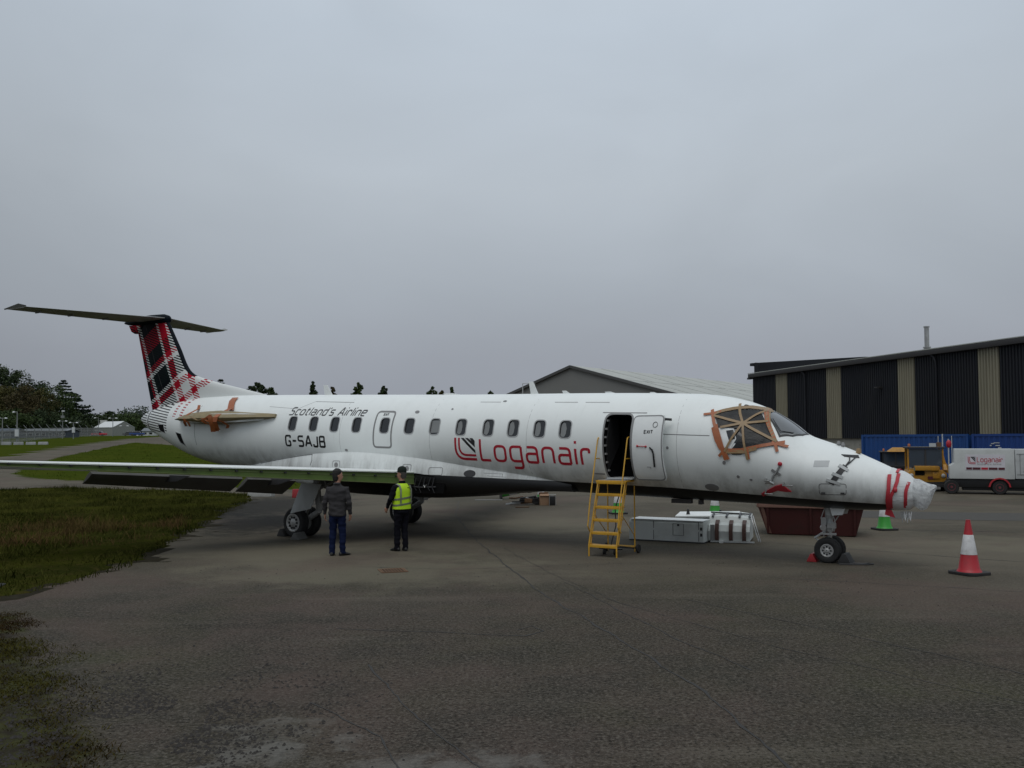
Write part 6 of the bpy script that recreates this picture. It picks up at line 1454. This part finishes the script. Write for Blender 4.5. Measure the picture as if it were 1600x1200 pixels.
# ---- far left: fence, lamps, sheds
M['galv'] = pbr('galvanised_steel', (.2, .21, .21), .5, .3)
M['lampgrey'] = pbr('lamp_post_grey', (.2, .21, .21), .5)
M['lamphead'] = pbr('pale_lamp_head', (.6, .62, .63), .4)
fpts = [(-75, 672, 105), (-20, 672, 130), (16, 674, 150), (42, 675, 165), (65, 675, 180), (88, 675.5, 195), (107, 676, 210), (127, 677, 228), (146, 678, 250), (160, 679, 275)]
fpos = []
for u, v, Y in fpts:
    q = at(u, v, Y); fpos.append(V(q.x, Y, hgt(q.x, Y)))
org = fpos[4]
fe = thing('security_fence', 'grey chain link security fence with bent post tops along the far grass', 'fence', org)
for a, b in zip(fpos, fpos[1:]):
    n = 2 if (b - a).length > 14 else 1
    for k in range(n):
        q = a.lerp(b, k / n) - org; mb = MB(); mb.tube([q, q + V(0, 0, 2.3), q + V(-.55, -.2, 3.05)], .06, 6); mb.build('post', M['galv'], fe)
mb = MB()
for a, b in zip(fpos, fpos[1:]):
    a, b = a - org, b - org
    for z in (.1, 1.2, 2.3): mb.bar(a + V(0, 0, z), b + V(0, 0, z), .03, .03)
    L_ = (b - a).length; n = int(L_ / .5)
    for k in range(n):
        p0, p1 = a.lerp(b, k / n), a.lerp(b, min(1, (k + 2) / n))
        mb.bar(p0 + V(0, 0, .1), p1 + V(0, 0, 2.3), .02, .02); mb.bar(p1 + V(0, 0, .1), p0 + V(0, 0, 2.3), .02, .02)
o = mb.build('wire_mesh', M['galv'], fe, fix=False); o['kind'] = 'stuff'
def lamp(u, vtop, Y, label, double=True, box=False):
    q = at(u, vtop, Y); z0 = hgt(q.x, Y); H = q.z - z0
    t = thing('lamp_post', label, 'lamp post', (q.x, Y, z0), 0, 'lamp posts beyond the security fence')
    MB().tube([V(0, 0, 0), V(0, 0, H * .5), V(0, 0, H)], [.12, .1, .07], 8).build('pole', M['lampgrey'], t)
    w = .0085 * Y * .45
    MB().tube([V(-w if double else 0, 0, H), V(w if double is True else 0, 0, H)] if double else [V(0, 0, H), V(-w, 0, H + .1)], .05, 6).build('arm', M['lampgrey'], t)
    for s in ((-1, 1) if double else (-1,)):
        mb = MB(); mb.box((s * w * 1.0, 0, H + .03), (w * .62, .35, .2), Matrix.Rotation(s * .12, 3, 'Y'), top=(.8, .6)); mb.build('lamp_head', M['lamphead'], t, bevel=.03)
    if box: MB().box((.1, -.2, 1.9), (.5, .3, 1.1)).build('control_box', M['lamphead'], t)
lamp(4, 653.5, 150, 'first twin lamp post from the left edge of the picture', True)
lamp(27, 644, 140, 'tall single arm lamp post with control box near the left edge', False, True)
lamp(98, 658, 190, 'twin lamp post with a camera on its top in front of dark trees', True)
lamp(115, 660.5, 185, 'wide twin lamp post with control box by the fence', True, True)
lamp(154, 653, 240, 'lamp post standing in front of the pale gabled house', False)
lamp(176.5, 653.5, 230, 'lamp post standing in front of the white roofed tent', True)
lamp(194, 665.5, 260, 'low twin lamp post right of the white roofed tent', True)
q = at(98, 646, 190); tag(MB().tube([V(0, 0, 0), V(0, 0, 1.5)], .06, 6).build('camera_mast', M['lampgrey']), 'short camera mast above the twin lamp post', 'camera'); bpy.data.objects['camera_mast'].location = (q.x, 190, q.z - 1.0)
cm = bpy.data.objects['camera_mast']; MB().box((.1, 0, 1.5), (.5, .3, .3)).build('camera_housing', M['lamphead'], cm); MB().box((.0, 0, .3), (.6, .4, .5)).build('camera_box', M['lampgrey'], cm)
def shed(u0, u1, vt, Y, depth, label, wallm, roofm, rise=.8, name='shed', wins=0, H=None):
    a, b = at(u0, vt, Y), at(u1, vt, Y); z0 = hgt((a.x + b.x) / 2, Y); Wd = b.x - a.x; H = H or max(1.5, a.z - z0)
    t = thing(name, label, name.replace('_', ' '), ((a.x + b.x) / 2, Y, z0))
    MB().box((0, depth / 2, H / 2 - .3), (Wd, depth, H + .6)).build('wall', wallm, t)
    mb = MB(); mb.prism([V(-Wd / 2 - .3, -.3, H), V(Wd / 2 + .3, -.3, H), V(Wd / 2 + .3, depth / 2, H + rise), V(-Wd / 2 - .3, depth / 2, H + rise)], (0, 0, .15)); mb.prism([V(-Wd / 2 - .3, depth / 2, H + rise), V(Wd / 2 + .3, depth / 2, H + rise), V(Wd / 2 + .3, depth + .3, H), V(-Wd / 2 - .3, depth + .3, H)], (0, 0, .15)); mb.build('roof', roofm, t)
    for s in (-1, 1):
        mb = MB(); mb.prism([V(s * Wd / 2, 0, H), V(s * Wd / 2, depth, H), V(s * Wd / 2, depth / 2, H + rise)], (-.05 * s, 0, 0)); mb.build('gable', wallm, t)
    for k in range(wins):
        w = MB().box((-Wd / 2 + Wd * (k + .5) / wins, -.03, H * .55), (Wd / wins * .6, .08, H * .45)).build('window', M['lightgrey'], t); MB().box((-Wd / 2 + Wd * (k + .5) / wins, -.08, H * .55), (Wd / wins * .5, .05, H * .36)).build('pane', M['glass'], w)
    return t
M['shedwall'] = pbr('blue_grey_shed_wall', (.05, .065, .085), .7); M['shedroof'] = pbr('pale_shed_roof', (.15, .165, .18), .6); M['tentwhite'] = pbr('white_roof_sheet', (.6, .62, .62), .5); M['tentgrey'] = pbr('grey_gable', (.26, .27, .25), .7)
shed(33, 104, 684.5, 205, 6, 'long low blue grey shed with pale roof behind the fence', M['shedwall'], M['shedroof'], .5, 'shed', 7)
shed(-60, 20, 686, 195, 5, 'low dark shed at the far left behind the fence', M['shedwall'], M['shedwall'], .6, 'shed', 5)
q = at(182, 680, 285); z0 = hgt(q.x, 285)
tn = thing('storage_tent', 'white roofed storage tent with grey gable beyond the fence', 'tent', (q.x, 285, z0), -.5)
mb = MB(); H_ = 2.6; mb.prism([V(-5.5, -4, H_), V(3.5, -4, H_), V(3.5, 0, H_ + 1.9), V(-5.5, 0, H_ + 1.9)], (0, 0, .12)); mb.prism([V(-5.5, 4, H_), V(3.5, 4, H_), V(3.5, 0, H_ + 1.9), V(-5.5, 0, H_ + 1.9)], (0, 0, .12)); mb.build('roof', M['tentwhite'], tn)
mb = MB(); mb.prism([V(3.3, -4, -.5), V(3.3, 4, -.5), V(3.3, 4, H_), V(3.3, 0, H_ + 1.85), V(3.3, -4, H_)], (.15, 0, 0)); mb.build('gable', M['tentgrey'], tn); MB().box((-1, 0, H_ / 2 - .25), (8.8, 7.8, H_ + .5)).build('wall', M['tentgrey'], tn)
shed(148, 160, 667, 310, 6, 'small pale house gable behind the lamp post and tent', M['tentgrey'], M['tentgrey'], 2.2, 'house', 1)
shed(222, 240, 677, 300, 5, 'low white building beside the tail cone in the distance', M['tentwhite'], M['shedroof'], 1.0, 'outbuilding', 2)
def far_car(u, v, Y, mat, label, rot=.3):
    q = at(u, v, Y); t = thing('parked_car', label, 'car', (q.x, Y, hgt(q.x, Y)), rot)
    mb = MB(); mb.box((0, 0, .62), (4.1, 1.7, .55), top=(.97, .92)); mb.build('body', mat, t, bevel=.1); mb = MB(); mb.box((-.15, 0, 1.15), (2.3, 1.5, .55), top=(.7, .8)); mb.build('cabin', M['glass'], t, bevel=.08)
    for x in (-1.25, 1.3): small_wheel(t, V(x, -.78, .31), .31, .18, M['rim'])
far_car(214, 684, 255, M['blue2'], 'dark blue car parked right of the tent'); far_car(155, 684, 262, M['red'], 'red car parked at the end of the fence', 0)
far_car(203, 684, 275, M['dark'], 'dark car parked beside the blue car')
br0 = at(18, 693, 140)
bt = thing('barrier_row', 'row of white plastic barriers at the foot of the fence', 'barrier', (br0.x, 140, hgt(br0.x, 140)))
for k in range(7): mb = MB(); mb.box((-6.5 + 1.9 * k, 0, .25), (1.5, .4, .5), top=(.97, .5)); mb.build('barrier', M['grey_paint'], bt, bevel=.05)

# ================================================================ TREES
def leaf_mat(name, dark, light):
    m, b, t = base_mat(name, dark, 0.75, spec=0.15)
    an = t.new('ShaderNodeAttribute', attribute_name='tint'); co = t.new('ShaderNodeTexCoord').outputs['Object']
    f = t.math('ADD', t.math('MULTIPLY', an.outputs['Fac'], .55), t.math('MULTIPLY', t.ramp(t.noise(co, .22, 4), .35, .65), .45))
    t.put(t.mix(f, dark, light), b.inputs['Base Color']); return m
M['bark'] = pbr('tree_bark', (.04, .032, .025), .9)
LM = {'dark': leaf_mat('dark_green_leaves', (.018, .032, .014), (.05, .07, .026)), 'olive': leaf_mat('olive_autumn_leaves', (.04, .04, .014), (.095, .085, .025)), 'mid': leaf_mat('mid_green_leaves', (.025, .045, .014), (.06, .085, .025)),
      'conifer': leaf_mat('conifer_needles', (.011, .022, .014), (.028, .042, .022)), 'rust': leaf_mat('rusty_green_leaves', (.045, .036, .018), (.085, .07, .028)), 'hazy': leaf_mat('hazed_leaves', (.05, .068, .05), (.085, .105, .075))}  # the hazy leaves have distance haze painted into their colour
def tree(p, H, Wd, kind, label, group, seed, n=2600, leaf=.55, base=.12, sparse=0.0, name='tree', spire=False):
    R_ = random.Random(seed); t = thing(name, label, 'tree', p, R_.uniform(0, 6), group)
    tk = MB(); h = H * (.8 if kind == 'conifer' else .62); r0 = H * .022
    tk.tube([V(0, 0, -.3), V(.02 * H * R_.uniform(-1, 1), 0, h * .4), V(.03 * H * R_.uniform(-1, 1), .02 * H * R_.uniform(-1, 1), h)], [r0, r0 * .75, r0 * .2], 8)
    P, Fc, tint = [], [], []; cl = []
    if kind == 'conifer':
        lv = 20
        for i in range(lv):
            z = H * (base + (1 - base) * (i + R_.uniform(-.3, .3)) / lv); rad = Wd * .5 * (1 - (i / lv)) ** .75 * R_.uniform(.75, 1.1) + .25
            for k in range(max(3, int(7 * (1 - i / lv)) + 2)):
                a = R_.uniform(0, 2 * PI); rr = rad * R_.uniform(.7, 1.1)
                for f in (.3, .55, .8, 1.0): cl.append((V(math.cos(a) * rr * f, math.sin(a) * rr * f, z - rr * .16 * f + (.1 * rr if f > .9 else 0)), rad * (.34 - .17 * f) + .2, .28))
                if i % 3 == 0: tk.tube([V(0, 0, z), V(math.cos(a) * rr * .8, math.sin(a) * rr * .8, z - rr * .1)], [.07, .02], 5)
    elif spire:
        for i in range(70):
            f = R_.random() ** .7; z = H * (base + (1 - base) * f); rad = (Wd * .5 * (1 - f) ** .75 + .1) * (1 + .35 * math.sin(f * 23 + seed)); a = R_.uniform(0, 2 * PI); rr = rad * R_.uniform(.2, 1.05)
            cl.append((V(math.cos(a) * rr, math.sin(a) * rr, z), R_.uniform(.15, .42) + rad * .12, .9))
            if i % 6 == 0: tk.tube([V(0, 0, min(z, h) * .9), V(math.cos(a) * rr, math.sin(a) * rr, z)], [.08, .02], 5)
    else:
        nc = int(46 * (1 - sparse * .6)); zc = H * (base + 1) / 2; hz = H * (1 - base) / 2
        for i in range(nc):
            u = V(R_.gauss(0, 1), R_.gauss(0, 1), R_.gauss(0, 1)).normalized() * (R_.random() ** .4)
            w = (1 - .35 * max(0, u.z)) ; c = V(u.x * Wd * .42 * w, u.y * Wd * .42 * w, zc + u.z * hz * .86)
            cl.append((c, Wd * R_.uniform(.08, .16), .75))
            if i % 4 == 0: tk.tube([V(0, 0, min(c.z, h) * .55), V(c.x * .5, c.y * .5, c.z * .8), c], [r0 * .4, r0 * .22, .03], 5)
    per = max(6, n // len(cl))
    for c, r, fl_ in cl:
        tb = R_.uniform(.1, .75)
        for k in range(per):
            d = V(R_.gauss(0, 1), R_.gauss(0, 1), R_.gauss(0, 1)).normalized() * r * (R_.random() ** .45); d.z *= fl_
            q = c + d; s = leaf * R_.uniform(.5, 1.25); nrm = (V(R_.gauss(0, .7), R_.gauss(0, .7), R_.gauss(.35, .6)) + d * (.7 / r)).normalized()
            u = nrm.orthogonal().normalized(); u.rotate(Matrix.Rotation(R_.uniform(0, 6), 3, nrm)); w = nrm.cross(u); b = len(P)
            P += [q - u * s * .6, q - w * s * .32 + u * s * .05, q + u * s * .6, q + w * s * .32 + u * s * .05]; Fc.append((b, b + 1, b + 2, b + 3))
            tint += [min(1, max(0, tb + R_.uniform(-.25, .25)))] * 4
    tk.build('trunk', M['bark'], t)
    me = bpy.data.meshes.new('crown'); me.from_pydata(P, [], Fc); a_ = me.attributes.new('tint', 'FLOAT', 'POINT'); a_.data.foreach_set('value', tint)
    me.materials.append(LM[{'conifer': 'conifer'}.get(kind, kind)]); link(bpy.data.objects.new('crown', me), t); return t
def ptree(u, vtop, Y, Wd, kind, label, group, seed, **k):
    q = at(u, vtop, Y); z0 = hgt(q.x, Y); return tree(V(q.x, Y, z0), q.z - z0, Wd, kind, label, group, seed, **k)
gA = 'trees beyond the fence on the left'
ptree(8, 566, 330, 26, 'dark', 'tallest dark green tree at the far left edge', gA, 1, n=9000, leaf=.7, base=.05)
ptree(45, 571, 325, 22, 'dark', 'tall dark tree with a ragged top second from the left', gA, 2, n=7500, leaf=.65, base=.05)
ptree(-45, 575, 330, 26, 'dark', 'dark tree cut by the left picture edge', gA, 3, n=6000, leaf=.7, base=.05)
ptree(5, 600, 290, 17, 'olive', 'olive tree low in front of the tallest tree', gA, 4, n=6000, leaf=.55, base=.02)
ptree(38, 597, 285, 16, 'rust', 'rusty brown tree in the middle of the left clump', gA, 5, n=6500, leaf=.55, base=.02)
ptree(64, 606, 290, 15, 'olive', 'olive brown tree right of the rusty tree', gA, 6, n=6000, leaf=.55, base=.02)
ptree(88, 600, 305, 18, 'mid', 'fresh green rounded tree left of the dark conifer', gA, 7, n=6500, leaf=.6, base=.02)
ptree(100, 591, 335, 15, 'conifer', 'dark layered conifer with drooping tiers', gA, 8, n=7000, leaf=.75, base=.05)
ptree(119, 612, 325, 20, 'conifer', 'lower dark conifer sloping down towards the house', gA, 9, n=7000, leaf=.75, base=.03)
ptree(140, 646, 300, 10, 'dark', 'low dark bush left of the house gable', gA, 10, n=2500, leaf=.6, base=.02)
ptree(22, 640, 265, 17, 'mid', 'low dark shrub behind the long shed', gA, 11, n=4500, leaf=.55, base=.01)
ptree(70, 638, 270, 17, 'dark', 'wide dark shrub in front of the left clump', gA, 12, n=4500, leaf=.55, base=.01)
ptree(112, 648, 280, 14, 'dark', 'dark shrub below the lower conifer', gA, 13, n=3500, leaf=.55, base=.01)
gB = 'distant trees left of the tail'
ptree(172, 641, 400, 20, 'conifer', 'pointed dark tree behind the white tent', gB, 14, n=3000, leaf=.9, base=.02)
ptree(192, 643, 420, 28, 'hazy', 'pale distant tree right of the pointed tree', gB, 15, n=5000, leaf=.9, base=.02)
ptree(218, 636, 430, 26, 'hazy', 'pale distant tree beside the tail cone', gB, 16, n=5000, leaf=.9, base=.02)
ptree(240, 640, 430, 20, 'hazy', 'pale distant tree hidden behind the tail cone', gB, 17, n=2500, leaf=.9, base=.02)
ptree(158, 645, 380, 22, 'dark', 'dark tree filling the gap behind the house gable', gB, 18, n=4500, leaf=.9, base=.02)
ptree(204, 646, 400, 26, 'mid', 'mid green distant tree behind the parked cars', gB, 19, n=5000, leaf=.9, base=.02)
gC = 'tree tops showing above the fuselage'
ptree(345, 590, 250, 5, 'conifer', 'thin pointed tree top above the fin fillet', gC, 20, n=4200, leaf=.42, base=.35, spire=True)
ptree(402, 597, 230, 15, 'dark', 'dark wide tree top right of the fin fillet', gC, 21, n=8200, leaf=.42, base=.35, spire=True)
ptree(424, 606, 235, 7, 'mid', 'thin leaning tree top beside the dark wide one', gC, 22, n=2600, leaf=.42, base=.35, spire=True)
ptree(489, 597, 240, 5, 'dark', 'narrow bare topped tree behind the roof aerial', gC, 23, n=4400, leaf=.42, base=.35, spire=True)
ptree(519, 605, 260, 6, 'rust', 'reddish young conifer top above the slogan', gC, 24, n=3800, leaf=.42, base=.35, spire=True)
ptree(560, 599, 255, 8, 'mid', 'bushy green tree top above the emergency exit', gC, 25, n=5600, leaf=.42, base=.35, spire=True)
ptree(599, 604, 260, 10, 'dark', 'dark green tree top right of the bushy one', gC, 26, n=5600, leaf=.42, base=.35, spire=True)
ptree(676, 605, 270, 9, 'mid', 'loose green tree top left of the pale aerial', gC, 27, n=5200, leaf=.42, base=.35, spire=True)
ptree(690, 611, 275, 10, 'olive', 'low olive tree top in the middle of the row', gC, 28, n=5200, leaf=.42, base=.35, spire=True)
ptree(706, 606, 270, 7, 'mid', 'small pointed tree top right of the olive one', gC, 29, n=4200, leaf=.42, base=.35, spire=True)
ptree(765, 612, 280, 9, 'mid', 'lowest rounded tree top near the wire aerial', gC, 30, n=3800, leaf=.42, base=.35, spire=True)
